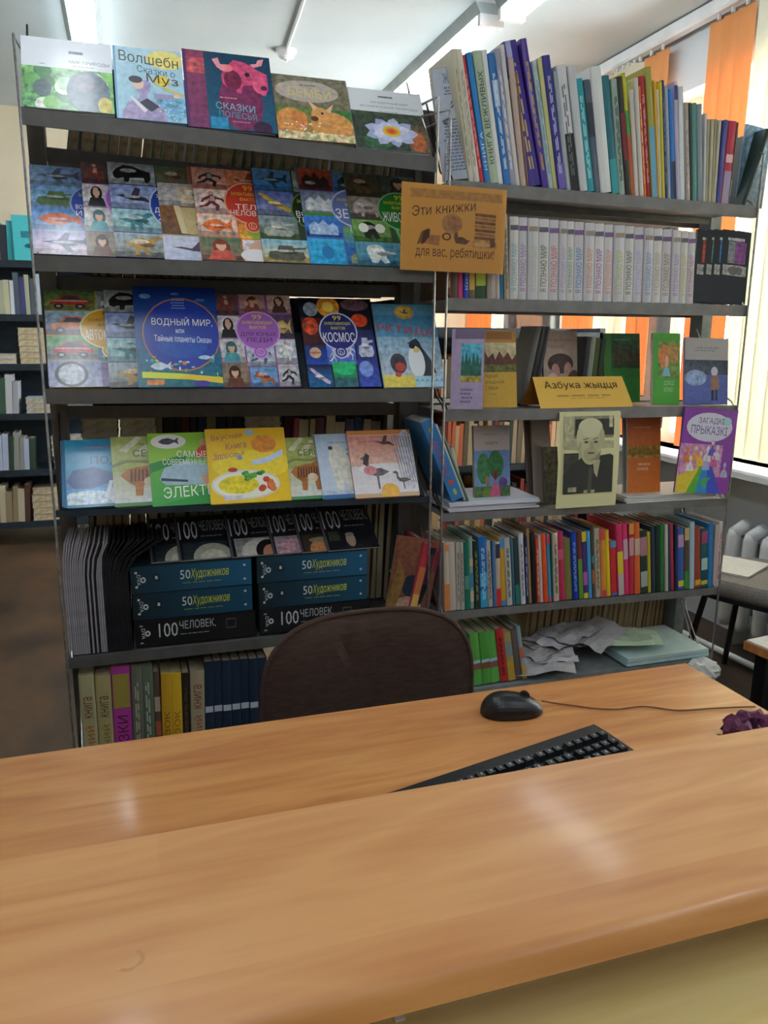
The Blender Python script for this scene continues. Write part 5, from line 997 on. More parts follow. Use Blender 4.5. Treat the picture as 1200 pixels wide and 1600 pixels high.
# ---------------- right rack, fifth shelf
def K3(xb, xt, yt, c, w, **o): return (670+xb/4.615, 670+xt/4.615, 790+yt/4.615, c, w, o)
def K4(xb, xt, yt, c, w, **o): return (900+xb/4, 900+xt/4, 780+yt/4, c, w, o)
rows = [K3(116, 106, 272, 'c4b4a4', 'cream and orange', bands=[(0, .4, 'd87c3c'), (.88, .97, 'e08a54')]), K3(154, 140, 272, 'c0b4a8', 'cream'), K3(203, 198, 272, 'bcb4aa', 'greyish cream', lines='6a6460'), K3(235, 222, 272, 'b4aca4', 'dusty cream', lines='5a5450'),
 K3(263, 250, 268, '14705a', 'emerald', bands=[(.3, .5, '5a9080')], m=GLOSS), K3(303, 288, 230, '8aa8a0', 'teal and cream patterned', bands=[(.1, .25, 'c8c0a0'), (.3, .5, '3c88a8'), (.6, .7, 'c8b890')]), K3(333, 318, 262, '1c2c20', 'black green', lines='8a8a54'), K3(374, 358, 234, '1c6ab4', 'sea blue', bands=[(0, .25, '3a9cc4'), (.3, .5, '58b0dc')], lines='a8d0e8', m=GLOSS),
 K3(434, 412, 262, 'b8b0a4', 'off-white lettered', lines='4a4440'), K3(470, 456, 266, '4a78b0', 'blue and white'), K3(490, 478, 268, 'c4b4a0', 'cream spine with a red foot,', bands=[(0, .28, 'c82c34'), (.75, .97, '3c3c58')]), K3(526, 506, 240, 'd0a02c', 'mustard yellow', bands=[(0, .08, '3a80b8'), (.85, 1, '4a90c8')]),
 K3(566, 543, 238, 'b8b8b4', 'white', lines='3a3a3c'), K3(607, 586, 240, '3c6c78', 'dull teal'), K3(630, 608, 240, '2c3c40', 'dark slate', bands=[(0, .3, '2c7870')]), K3(668, 646, 206, 'c8c8cc', 'clean white', lines='6a6a70'), K3(703, 686, 230, '1c2050', 'navy', lines='a8b0d0'),
 K3(728, 706, 170, 'a88864', 'tall tan'), K3(750, 728, 200, '141416', 'black'), K3(784, 770, 235, 'c84a34', 'rusty red', lines='e8c0a8'), K3(808, 790, 218, 'd0c8c4', 'pinkish white'), K3(832, 810, 210, 'dc5424', 'bright orange', m=GLOSS), K3(866, 848, 210, '3c94c0', 'blue and pink', bands=[(0, .07, 'd04a78'), (.85, 1, 'd0486c')]),
 K3(890, 876, 205, '1c5c44', 'forest green'), K3(904, 890, 205, 'c0b4a0', 'ivory', lines='5a4a40'), K3(944, 924, 198, 'b82c54', 'raspberry', bands=[(.6, .75, 'd05a7c')]), K3(990, 972, 250, '78783c', 'olive'), K3(1042, 1022, 195, '1c3ca8', 'cobalt', lines='8ab0e0', m=GLOSS), K3(1084, 1066, 195, '6a3428', 'brown above green', bands=[(0, .6, '5a9a2c')]),
 K4(50, 34, 208, '4a2c78', 'purple and yellow', bands=[(0, .08, 'd8c82c'), (.85, 1, 'e0cc2c'), (.2, .4, 'b05ab0')]), K4(82, 66, 205, '4aa0d8', 'light blue'), K4(104, 88, 180, '4a4438', 'mixed dark', bands=[(.2, .4, 'a06a3c'), (.5, .6, '3c8a8a')]), K4(128, 116, 192, 'c4b4a0', 'cream with black print', lines='4a3c34'), K4(162, 150, 195, 'e0903c', 'orange and pink', bands=[(0, .1, 'd03c64'), (.85, 1, 'd8345c')]),
 K4(192, 178, 200, 'd8c018', 'bright yellow', m=GLOSS), K4(222, 212, 268, 'cc2c34', 'short red', bands=[(0, .05, '3a70b0'), (.88, 1, '4a90b8')]), K4(264, 248, 162, 'cc3060', 'pink above yellow', bands=[(0, .3, 'c0b8b8'), (.3, .62, 'e0c830')]), K4(304, 290, 155, 'd8346c', 'hot pink', bands=[(.5, .78, 'c8a8b8')], m=GLOSS), K4(336, 332, 158, 'c02c4c', 'cherry red', bands=[(.55, .8, 'c8a0a8'), (.85, 1, 'd89a3c')], m=GLOSS),
 K4(370, 362, 152, 'e0682c', 'glossy orange', bands=[(.55, .78, 'd8b8a0')], m=GLOSS), K4(406, 396, 205, '1c3824', 'dark green with flowers', bands=[(.1, .35, 'a8b8b0'), (.6, .9, 'b07a8a')]), K4(455, 448, 212, 'd0b824', 'thin yellow'), K4(476, 468, 175, '24384c', 'blue black'), K4(500, 496, 170, '12281c', 'blackish green'), K4(530, 526, 165, '1c7034', 'grass green', m=GLOSS),
 K4(560, 556, 162, 'c0bcac', 'ivory white'), K4(580, 574, 165, '1c4468', 'ink blue'), K4(598, 590, 158, 'b82c44', 'narrow red'), K4(620, 618, 165, '183454', 'deep blue', m=GLOSS), K4(638, 636, 190, '3a60b0', 'mid blue patterned', bands=[(.05, .15, 'd8d03c'), (.7, .9, 'b894c0')]), K4(678, 680, 185, '5a4a34', 'brown and green patterned', bands=[(0, .3, '3c8a3c'), (.8, 1, 'c0a878')]),
 K4(712, 714, 148, 'a8c4d4', 'ice blue'), K4(742, 742, 185, 'a04434', 'brick red', bands=[(.05, .14, 'e0b02c')]), K4(782, 786, 190, '1c5c60', 'dark teal with a pink top', bands=[(.05, .12, 'd8c838'), (.3, .5, 'a8c8c0'), (.75, .95, 'a0487c')]), K4(826, 832, 155, '2c80c0', 'plain blue'), K4(856, 876, 165, 'c8b4b0', 'pinkish'), K4(876, 900, 148, 'd8d4d4', 'white with red print,', lines='c04454', xe=900+900/4)]
spine_row([(*q[:5], q[5]) for q in rows], r4, RX, 'fifth right shelf', 'books on the fifth shelf of the right rack', depth=.17)

# ---------------- right rack, lowest shelf
rows = [(741, 733, 992, '5aa848', 'light green', dict(bands=[(.3, .42, '8a5a4a'), (.42, .48, 'a8c8dc')], label='light green spined book next to the chair, leftmost of three alike')), (755, 748, 990, '4e9c3e', 'mid green', dict(bands=[(.3, .42, '8a4a3a'), (.42, .48, 'a8c8dc')], label='light green spined book, middle of three alike on the lowest right shelf')), (769, 760, 989, '62b052', 'green', dict(bands=[(.3, .42, '8a5a4a'), (.42, .48, 'a8c8dc')], label='light green spined book beside the red one, rightmost of three alike')),
 (783, 774, 985, 'c02c2c', 'red', dict(lines='2a1a1a', label='red book with dark lettering on the lowest right shelf')), (795, 786, 990, 'b09c5c', 'yellow grey', dict(bands=[(0, .4, 'c0a438'), (.5, .8, '8a9a98')], label='yellow and grey book leaning beside the red one on the lowest right shelf')), (807, 798, 985, '6a5c58', 'brown', dict(label='grey brown book leaning on the lowest right shelf')), (817, 806, 980, '8aa0a8', 'mixed', dict(bands=[(0, .3, 'c09a3c'), (.4, .6, 'c86a3c')], xe=824, label='pale blue and orange book, last of the leaning row on the lowest right shelf'))]
spine_row(rows, r5, RX, '', 'books on the lowest right shelf', Y=D+.02)
def sheet_heap():
    R = random.Random(4)
    def zfall(x): return .285
    for k in range(9):
        x = 1.12+.045*k+R.uniform(-.01, .01); wd = .2; dp = .14
        r = thing('paper_sheet', 'crumpled paper in the heap on the lowest right shelf, %s from left' % ordn(k+1), 'paper', (x, D+.05+R.uniform(-.03, .03), .288+.012*k*(.5 if k > 5 else 1)), (R.uniform(-.06, .1), R.uniform(-.16, .02), R.uniform(-.5, .5)), 'loose papers heaped on the lowest right shelf')
        b = MB(); n = 6; H_ = [[R.uniform(0, .018) for _ in range(n+1)] for _ in range(n+1)]
        c = R.choice(['c8c4cc', 'b8b4b8', 'd4d0d8', 'a8a098']) if k != 8 else 'b8ccb0'
        for i in range(n):
            for j in range(n):
                q = lambda a_, b_: (wd*a_/n, dp*b_/n, H_[a_][b_])
                b.face([q(i, j), q(i+1, j), q(i+1, j+1), q(i, j+1)], c)
        b.build('sheet', MATTE, r, fix=False, smooth=True)
sheet_heap()
# pale folder slab at the right end
Q = [atz(948, 1016, .345), atz(1040, 998, .345), atz(1106, 1030, .345), atz(985, 1052, .345)]
r = thing('document_folder', 'flat pale aqua folder lying on the lowest right shelf under the white wires', 'folder', (1.62, D+.1, .285))
b = MB(); x0, x1 = -.1, .23
for k in range(2):
    b = MB(); b.box(x0+.004*k, x1-.003*k, -.1, .14, .014*k, .014*k+.012); b.build('folder_layer', mat('aqua_card_%d' % k, ('b4d4d8', 'c4dcdc', 'a8ccd0', 'b8dcdc')[k], None, 20, .6), r)
# crumpled bag
t = thing('plastic_bag', 'crumpled white bag at the right foot of the right rack', 'bag', at(1098, 1046, D-.03))
R = random.Random(3); bm = bmesh.new(); bmesh.ops.create_icosphere(bm, subdivisions=3, radius=.05)
for v in bm.verts: v.co *= R.uniform(.75, 1.15); v.co.z *= .8; v.co.x *= 1.1
me = bpy.data.meshes.new('bag_body'); bm.to_mesh(me); bm.free(); me.materials.append(WHITEP); o = bpy.data.objects.new('bag_body', me); C.objects.link(o); o.parent = t

# ================================================================== BOOKS OF THE FAR SIDE
R = random.Random(11)
def far_row(x0, x1, z, Y, group, where, hs, cs, lean=.1, fl=False, ts=(.015, .035), hmax=.24, spines=False, dpt=.16, start=1, stuff=False):
    x = x0; k = start
    while x < x1-.01:
        t_ = R.uniform(*ts); h = R.uniform(*hs); c = R.choice(cs); le = lean+R.uniform(-.02, .02)
        if x+t_ > x1: break
        if stuff:
            M = Matrix.Translation((x, Y, z+t_*max(0, math.sin(le))+.001)) @ Matrix.Rotation(le, 4, 'Y'); q = .002
            STUFF.box(0, t_-.001, 0, q, 0, h, c, M=M) if spines else None
            STUFF.box(0, q, 0 if not spines else q, dpt, 0, h, c, M=M); STUFF.box(t_-.001-q, t_-.001, 0 if not spines else q, dpt, 0, h, c, M=M)
            STUFF.box(q, t_-.001-q, .004, dpt-.003, .003, h-.003, 'b0a080', M=M); x += t_/math.cos(le)+.0005; k += 1; continue
        nmc = where % ordn(k) if k < 70 else where % str(k)
        if spines: spine_book((x, Y, z+t_*max(0, math.sin(le))+.001), t_-.001, dpt, h, c, nmc, group, le, m=MATTE)
        else: fore_book((x, Y, z+t_*max(0, math.sin(le))+.001), t_-.001, dpt, h, c, nmc, group, le)
        x += t_/math.cos(le)+.0005; k += 1
DK = ['8a7450', '9a8a6c', '5a5a58', '3a6a3c', '8a94a0', '2c2c2c', '7a6a50', '5a6a70', '40382c', 'a8a090']
far_row(-.12, .80, zl(0, .3)-.03, YB+.02, 'books on the far side behind the top ledge', 'far side book, page edges out, under the top ledge, %s from left', (.15, .17), DK, .16, ts=(.018, .042))
far_row(-.08, .80, zl(1, .3)-.028, YB+.02, 'books on the far side behind the second ledge', 'far side book, page edges out, under the second ledge, %s from left', (.18, .25), ['4a4438', '6a6a68', '2a2824', '8a949c', '3c3428', '5c5648'], .12, ts=(.018, .038))
far_row(.03, .78, zl(3, .3)-.015, YB+.05, 'dark books on the far side behind the fourth ledge', 'dark far side spine above the fourth ledge, %s from left', (.22, .25), ['1c1c20', '2a2c34', '3a2c28', '14181c', '5c1c20', '242c44', '4a3c30', '8a7c5c'], .03, spines=True)
far_row(.45, .74, zl(3, .3)-.015, YB+.02, 'low books on the far side behind the yellow and pink books', 'low light far side spine above the yellow and pink books, %s from left', (.20, .23), ['7a4450', 'c8b48a', '5a5470', 'a84a54', '3a4a6a', '8a8478', 'b8a468'], .06, spines=True, dpt=.02)
far_row(-.1, .8, zl(2, .3)-.058, YB+.03, '', '', (.295, .305), ['14120f', '1c1814', '18181a'], .0, stuff=True, spines=True)  # near-black row added as a backing to keep this gap dark
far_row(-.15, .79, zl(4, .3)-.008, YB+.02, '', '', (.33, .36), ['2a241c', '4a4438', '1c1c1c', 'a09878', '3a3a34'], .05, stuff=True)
far_row(1.28, 1.93, .279, YB+.04, '', '', (.21, .25), ['9a7c4c', 'b0905c', '6a4a2c', '8a6c40', 'a08050', 'c0a878'], .08, ts=(.014, .03), stuff=True)
far_row(.9, 1.24, .279, YB+.06, '', '', (.2, .25), ['4a3424', '2a2420', 'a8a8a8', '5a3a20'], -.1, stuff=True)
for s, px in enumerate((126, 186, 381)):
    x0 = at(px, 660, YB+.03).x; x1 = at(px+57, 660, YB+.03).x
    for k in range(11):
        zz = zl(3, .3)-.0145+k*.0225; jx = R.uniform(-.003, .003)
        if k < 7: STUFF.box(x0+jx, x1+jx, YB+.025, YB+.18, zz, zz+.0215, 'a89c84'); continue
        fore_book((x0+jx, YB+.025, zz), .022, .16, x1-x0, 'b8ac94', 'beige book lying in the %s pile above the fourth ledge, %s from its top' % (('left', 'middle', 'right')[s], ordn(11-k)), 'lying piles of beige books on the far side', flat=True, pages=PAPER)

# ---------------- low shelf unit further back, seen through the right rack
t = thing('dark_shelf_unit', 'low dark shelf unit further back, seen through the right rack', 'shelf rack', (1.75, 3.6, 0))
for z in (.08, .42, .74, 1.06, 1.38):
    b = MB(); b.box(-.55, .5, -.12, .14, z-.03, z); W2_ = b.build('shelf', METALD, t)
for x in (-.55, .5):
    b = MB(); b.box(x-.015, x+.015, -.12, .14, 0, 1.4); b.build('side_panel', METALD, t)
b = MB(); b.box(-.55, .5, .14, .15, 0, 1.4); b.build('back_panel', METALD, t)
for j, z in enumerate((.74, 1.06, .42)):
    far_row(1.22, 2.2, z, 3.5, 'books in the low dark unit, row %s' % ('at knee height', 'below the top', 'near the floor')[j], 'book in the low dark unit behind the right rack, row ' + ('at mid height', 'below the top', 'near the floor')[j] + ', %s from the left', (.18, .25), ['b8a888', '8a3c34', 'c8a87c', '3a4440', 'a89478', '6a5c48', 'c86a4c', 'd0c0a0'], .02, spines=True, ts=(.018, .03), stuff=True)

# ---------------- shelf rack on the far wall, left
t = thing('metal_rack', 'dark blue grey rack against the far wall, seen past the left rack', 'shelf rack', (-.9, 5.6, 0))
XA, XB = -.85, .75
FZ = (.16, .50, .86, 1.17, 1.47, 1.79)
for z in FZ:
    b = MB(); b.box(XA, XB, -.15, .2, z-.04, z); b.build('shelf', METALD, t)
for x in (XA, XB):
    for y in (-.13, .18):
        b = MB(); b.box(x-.02, x+.02, y-.02, y+.02, 0, 2.0); b.build('post', METALD, t)
b = MB(); b.box(XA, XB, .2, .21, .1, 1.95); b.build('back_panel', METALD, t)
FC = [['2c3038', 'b8c4c8', '3ca8b4', '48b4bc', 'c8c8c4', '1c3c50', '4a9aa0'], ['9a8a5c', 'a8b4c0', '4a5460', 'c4ccd4', '3a3c70', 'b8b898', 'c0bca0', 'a4a890'], ['3a4038', 'b8b098'], ['3a5a48', 'a8b0b0', '1c3c38', 'b8bcc0', '9ca0a8'], ['8a8e88', '2c4030', '5a3428', '6a7a74', 'a8b4d0'], ['6a6a5c', '9ca8cc', '4a2c20', 'b8b098', '8a7c60']]
for i, z in enumerate(reversed(FZ)):
    nm_ = ('topmost', 'second', 'third', 'fourth', 'fifth', 'lowest')[i]
    if i != 2: far_row(-.95, (-.60, -.19, 0, -.65, -.60, -.66)[i], z, 5.46, 'upright books on the %s shelf of the far wall rack' % nm_, 'upright book on the %s shelf of the far wall rack, ' % nm_ + '%s from the left', (.2, .25), FC[i], .06 if i > 2 else .02, spines=True, ts=(.026, .042) if i != 1 else (.022, .036), stuff=True)
for (i, x0, w_, n, th, c) in ((2, -.64, .2, 6, .036, 'b8ac8c'), (2, -.86, .2, 2, .03, 'a8b4c8'), (3, -.63, .2, 3, .032, '9ab4c4'), (5, -.645, .2, 5, .042, 'b0a488'), (4, -.50, .2, 5, .04, 'c8c8c8')):
    z = list(reversed(FZ))[i]
    for k in range(n): fore_book((x0+R.uniform(-.005, .005), 5.47, z+.001+k*(th+.001)), th, .17, w_, c, '%s lying book, %s shelf of the far wall rack, %s from the bottom' % ({'b8ac8c': 'beige', 'a8b4c8': 'blue', '9ab4c4': 'pale blue', 'b0a488': 'yellowed', 'c8c8c8': 'white'}[c], ('topmost', 'second', 'third', 'fourth', 'fifth', 'lowest')[i], ordn(k+1)), 'lying piles in the far wall rack', flat=True, pages=PAPER)
def art_teal(a): a.r(0, 0, 1, 1, '4ab8c0', .05); a.r(.35, .5, .75, .65, '2c7a88', .3); a.s('fish', .45, .25, .95, .4, '1c5a6a')
face_book(23, .13, 336, lambda x: 1.79, art_teal, 'turquoise book shown face on, on the top shelf of the far wall rack', '3ca4ac', dy=.01, Y=5.44, t=.02)

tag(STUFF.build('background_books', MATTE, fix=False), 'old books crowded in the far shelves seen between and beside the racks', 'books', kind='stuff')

# ================================================================== DESK AND COUNTER
WOOD1 = wood('alder_laminate', 'ac6a38', 'be7e48', 'cc9258', .34, coat=.35)
# ---- desk behind the counter: top at 0.75 m
DX0, DX1, DY0, DY1, DZ = -1.35, .975, .58, 1.158, .75
t = thing('office_desk', 'wooden desk behind the counter carrying the mouse and keyboard', 'desk', (0, .8, 0))
def T(b, n, m, **k): return W(b, n, m, t, **k)
b = MB(); r_ = .004
b.prism([(DY0, DZ-.025), (DY1, DZ-.025), (DY1, DZ-r_), (DY1-r_, DZ), (DY0, DZ)], DX0, DX1); T(b, 'desktop', WOOD1)
for x in (DX0+.05, DX1-.08, -.3):
    b = MB(); b.box(x, x+.018, DY0+.04, DY1-.05, 0, DZ-.025); T(b, 'side_panel', WOOD1)
b = MB(); b.box(DX0+.068, DX1-.08, DY0+.1, DY0+.118, .2, DZ-.025); T(b, 'modesty_panel', WOOD1)
# ---- raised counter top, front edge postformed
CZ = .97; CT = .0256; CY0, CY1 = .378, .576
ctr = .5
pr = atz(202, 1500, CZ)
WOOD2 = wood('alder_laminate_counter', 'b0703f', 'bf814c', 'cc935c', .4, ring=((pr.x, pr.y, CZ), .008), coat=.15, scale=1.0)
t = thing('service_counter', 'raised wooden counter top filling the lower part of the photo', 'counter', (0, (CY0+CY1)/2, 0))
b = MB(); prof = [(CY1, CZ-CT), (CY1, CZ-.003), (CY1-.003, CZ)]
n = 8; rr = CT*.35
prof += [(CY0+rr-rr*math.sin(PI/2*i/n), CZ-rr+rr*math.cos(PI/2*i/n)) for i in range(n+1)]; prof += [(CY0, CZ-CT+.003), (CY0+.003, CZ-CT)]
prof = [(y, z) for y, z in prof]; b.prism(prof, -1.4, 1.5)
o = W(b, 'counter_top', WOOD2, t)
for p in o.data.polygons: p.use_smooth = abs(p.normal.x) < .5
try: o.data.set_sharp_from_angle(angle=.6)
except Exception: pass
b = MB(); b.box(-1.38, 1.48, CY1-.018, CY1-.002, 0, CZ-CT); W(b, 'front_panel', WOOD1, t)
for x in (-1.3, 1.4):
    b = MB(); b.box(x-.01, x+.01, CY0+.02, CY1-.018, .91, CZ-CT); W(b, 'bracket', WOOD1, t)
# ---- pale table in front of the counter
PALE = wood('pale_beech_laminate', 'd2b878', 'dcc488', 'e4cf98', .4, coat=.1)
t = thing('front_table', 'pale yellowish table top in the bottom right corner, in front of the counter', 'table', (.6, 0.1, 0))
b = MB(); b.box(-.2, 1.5, -.45, .45, .872, .90); W(b, 'table_top', PALE, t)
for x in (-.16, 1.45):
    for y in (-.4, .35):
        b = MB(); b.box(x-.02, x+.02, y-.02, y+.02, 0, .872); W(b, 'leg', METALL, t)
b = MB(); b.box(-.0035, .0035, -.002, .002, 0, .0012); pp = atz(624, 1592, .90)
# crumb of paper on the table
tag(b.build('paper_scrap', PAPERW, loc=(pp.x, pp.y, .9002)), 'tiny white scrap just below the counter edge at the bottom of the photo', 'scrap')
# ---- mouse
pm0 = atz(748, 1112, DZ+.01); pm1 = atz(846, 1108, DZ+.01); c0 = (atz(748, 1115, DZ)+atz(845, 1112, DZ))/2
ang = math.atan2(pm1.y-pm0.y, pm1.x-pm0.x)
t = thing('computer_mouse', 'black computer mouse on the desk above the keyboard', 'mouse', (c0.x+.002, c0.y-.002, DZ), (0, 0, ang))
Lm, Wm, Hm = .052, .029, .034
def mouse_pt(u, v):   # u along length -1..1, v angle round
    wv = Wm*(1-.12*u)*math.sqrt(max(0, 1-abs(u)**2.6)); hv = Hm*math.sqrt(max(0, 1-abs(u)**2.4))*(1-.22*u)
    return Vector((u*Lm, wv*math.cos(v), .002+max(0, hv*abs(math.sin(v))**.8)))
b = MB(); N = 26; Mn = 18
for i in range(N):
    for j in range(Mn):
        us = [-math.cos(PI*k/N) for k in (i, i+1)]; vs = [PI*k/Mn for k in (j, j+1)]
        b.face([mouse_pt(us[0], vs[0]), mouse_pt(us[1], vs[0]), mouse_pt(us[1], vs[1]), mouse_pt(us[0], vs[1])])
b.face([Vector((Lm*.98*math.cos(a_), Wm*.97*math.sin(a_), .0005)) for a_ in [2*PI*k/24 for k in range(24)]])
b.build('shell', PLASTB, t, smooth=True)
b = MB(); b.tube([(.02+.0, -.003, .030), (.02, .003, .030)], .0085, 12); b.build('scroll_wheel', WIRED, t)
b = MB()
for k in range(12):
    u = .05+.8*k/12; p = mouse_pt(u, PI/2); q = mouse_pt(u+.066, PI/2); b.face([p+Vector((0, -.0004, .0003)), q+Vector((0, -.0004, .0003)), q+Vector((0, .0004, .0003)), p+Vector((0, .0004, .0003))])
b.build('button_seam', WIRED, t, fix=False)
pts = [atz(x, y, DZ+.003) for x, y in ((846, 1102), (870, 1099), (900, 1103), (930, 1107), (965, 1108), (1000, 1104), (1020, 1105), (1060, 1110), (1110, 1107), (1150, 1105), (1180, 1104))]
pts[0].z += .008
def smoothp(P, n=5):
    out = []
    for i in range(len(P)-1):
        p0, p1, p2, p3 = P[max(i-1, 0)], P[i], P[i+1], P[min(i+2, len(P)-1)]
        for k in range(n):
            s = k/n; out.append(.5*((2*p1)+(p2-p0)*s+(2*p0-5*p1+4*p2-p3)*s*s+(3*p1-p0-3*p2+p3)*s**3))
    return out+[P[-1]]
CABLE = mat('brown_cable_rubber', '7a4a26', '6a3e20', 40, .4)
b = MB(); pts = smoothp(pts); o_ = Vector((.8, 1.05, DZ)); b.tube([p-o_ for p in pts], .0014, 6); tag(b.build('mouse_cable', CABLE, loc=o_, smooth=True), 'thin wavy cable running from the mouse to the right over the desk', 'cable')
# ---- keyboard
ka = atz(925, 1134, DZ+.02); kl = atz(675, 1226, DZ+.012)
kr = atz(1008, 1167, DZ+.02)
ux = (ka-kr).normalized(); ang = math.atan2(kr.y-ka.y, kr.x-ka.x)   # short side direction
ex = Vector((math.cos(ang+PI/2), math.sin(ang+PI/2), 0))
dirx = Vector((kl.x-ka.x, kl.y-ka.y, 0)).normalized()
KL, KW = .44, .165
t = thing('computer_keyboard', 'black computer keyboard half hidden behind the counter edge', 'keyboard', (ka.x, ka.y, DZ), (0, 0, math.atan2(dirx.y, dirx.x)))
t.location.z = DZ+.0005
b = MB(); b.prism([(0, 0), (.0, .020), (.004, .024), (.03, .0235), (KW-.004, .012), (KW, .008), (KW, 0)], 0, KL); b.build('case', PLASTB, t)
KEY = mat('key_plastic', '15171b', '1d2025', 90, .35)
LEG = mat('key_legend_paint', 'a8b0b8', '9098a0', 30, .5)
def key(x, y, w_, dpt=.0165):
    z = .0235-(y-.03)*.089; b = MB(); M = Matrix.Translation((x, y, z)) @ Matrix.Rotation(-.089, 4, 'X')
    b.box(0, w_, 0, dpt, -.001, .0085, M=M, tx=.0018, ty=.0022); k = b.build('key', KEY, t)
    b = MB(); b.face([M @ Vector((w_*.35, dpt*.35, .0088)), M @ Vector((w_*.35+.002, dpt*.35, .0088)), M @ Vector((w_*.35+.002, dpt*.35+.004, .0088)), M @ Vector((w_*.35, dpt*.35+.004, .0088))]); b.build('legend', LEG, k, fix=False)
for r_ in range(7):
    y = .030+r_*.0175+(.004 if r_ else 0); x = .012
    while x < KL-.03:
        if r_ == 5 and abs(x-.19) < .012: key(x, y, .09); x += .092; continue
        key(x, y, .0145, .0148); x += .0164
        if abs(x-.09) < .008 or abs(x-.145) < .006: x += .006
# ---- purple hair band and pen tip by the right counter edge
ps = atz(1165, 1150, DZ); t = thing('hair_scrunchie', 'crumpled dark purple fabric scrunchie at the right edge, behind the counter', 'hair band', (ps.x+.01, ps.y-.005, DZ+.006))
CLOTH = mat('purple_velvet', '6a2c50', '4a1c3a', 60, .8, bump=.5, bscale=90)
b = MB(); N = 40; Mn = 10; RR = random.Random(2); jit = [[RR.uniform(.6, 1.35) for _ in range(Mn)] for _ in range(N)]
def sp(i, j):
    a_ = 2*PI*i/N; c_ = 2*PI*j/Mn; rr = .013*jit[i % N][j % Mn]*(1+.25*math.sin(a_*9))
    return Vector(((.026+rr*math.cos(c_))*math.cos(a_)*1.25, (.026+rr*math.cos(c_))*math.sin(a_), .010+rr*math.sin(c_)))
for i in range(N):
    for j in range(Mn): b.face([sp(i, j), sp(i+1, j), sp(i+1, j+1), sp(i, j+1)])
b.build('fabric_ring', CLOTH, t, smooth=True)
pt_ = atz(1120, 1147, DZ+.004)
t = thing('pen', 'tip of a pale pen lying beside the purple scrunchie', 'pen', (pt_.x, pt_.y, DZ+.004), (0, 0, -.9))
b = MB(); b.tube([(.012, 0, 0), (.13, 0, 0)], .004, 10); b.build('barrel', WHITEP, t, smooth=True)
b = MB(); b.tube([(0, 0, 0), (.005, 0, 0), (.012, 0, 0)], [.0008, .0016, .0038], 10); b.build('tip', mat('dull_brass', '8a7a5c', None, 20, .3, .8), t, smooth=True)

# ================================================================== OFFICE CHAIR (brown, between desk and rack)
BROWN = mat('brown_chair_fabric', '4a352c', '3c2a23', 140, .9, bump=.35, bscale=900, stretch=(.25, 1, 1))
YC = 1.46
cl = at(404, 1030, YC); cr = at(731, 1030, YC); ct = at(590, 953, YC)
cx = (cl.x+cr.x)/2; hw = (cr.x-cl.x)/2
t = thing('office_chair', 'brown upholstered office chair with a rounded back behind the desk', 'chair', (cx, YC-.2, 0))
TP = ct.z; BT = TP-.42; hh = (TP-BT)/2; zc = (TP+BT)/2
def back_pt(u, v, s):   # u,v on the unit disc, s = front(-1) or rear(+1)
    e_ = 3.3; a_ = math.atan2(v, u); rr = math.hypot(u, v)
    k = (abs(math.cos(a_))**e_+abs(math.sin(a_))**e_)**(-1/e_)
    x = hw*k*rr*math.cos(a_); z = hh*k*rr*math.sin(a_)
    bul = .032*(1-rr**4); y = s*bul + .035*(x/hw)**2*-1 + .012*math.cos(z*9)
    return Vector((x, y+.2, z+zc))
def disc(b, s):
    NR, NA = 12, 56
    for i in range(NR):
        for j in range(NA):
            P = []
            for (a_, c_) in ((i, j), (i+1, j), (i+1, j+1), (i, j+1)):
                r_ = a_/NR; g = 2*PI*c_/NA; P.append(back_pt(r_*math.cos(g), r_*math.sin(g), s))
            if i == 0: P = [P[0], P[1], P[2]]
            b.face(P if s > 0 else P[::-1])
b = MB(); disc(b, -1); disc(b, 1)
# crease folds near the top
for n_, v in enumerate(b.v):
    x, y, z = v
    f = 0
    for cxf, wd in ((-.06, .008), (-.035, .007), (.0, .009), (.03, .008)):
        zz = (z-(TP-.13))/.1
        if 0 < zz < 1 and y < .2: f += .006*math.exp(-((x-cxf-(.02*(1-zz)))/wd)**2)*math.sin(PI*zz)
    b.v[n_] = (x, y+f, z)
o = b.build('backrest', BROWN, t, smooth=True)
b = MB(); NA = 56; b.tube([back_pt(math.cos(2*PI*k/NA), math.sin(2*PI*k/NA), -1)+Vector((0, .002, 0)) for k in range(NA+1)], .006, 6); b.build('edge_piping', BROWN, t, smooth=True)
b = MB(); prof = []
for k in range(28): a_ = 2*PI*k/28; prof.append((.24*abs(math.cos(a_))**.6*(1 if math.cos(a_) > 0 else -1), .22*abs(math.sin(a_))**.6*(1 if math.sin(a_) > 0 else -1)))
b.prism(prof, .42, .50, 2); b.build('seat', BROWN, t, bevel=0)
b = MB(); b.tube([(0, .1, .41), (0, .26, .42), (0, .3, .5), (0, .235, BT+.15)], .014, 8); b.build('back_bracket', PLASTB, t)
b = MB(); b.tube([(0, 0, .08), (0, 0, .42)], .025, 12); b.build('gas_lift', PLASTB, t)
for k in range(5):
    a_ = 2*PI*k/5+.3; b = MB(); b.tube([(0, 0, .1), (.26*math.cos(a_), .26*math.sin(a_), .065)], [.022, .014], 8); lg = b.build('leg', PLASTB, t)
    b = MB(); b.tube([(.26*math.cos(a_)-.01*math.sin(a_), .26*math.sin(a_)+.01*math.cos(a_), .027), (.26*math.cos(a_)+.01*math.sin(a_), .26*math.sin(a_)-.01*math.cos(a_), .027)], .026, 12); b.build('caster', PLASTB, lg)

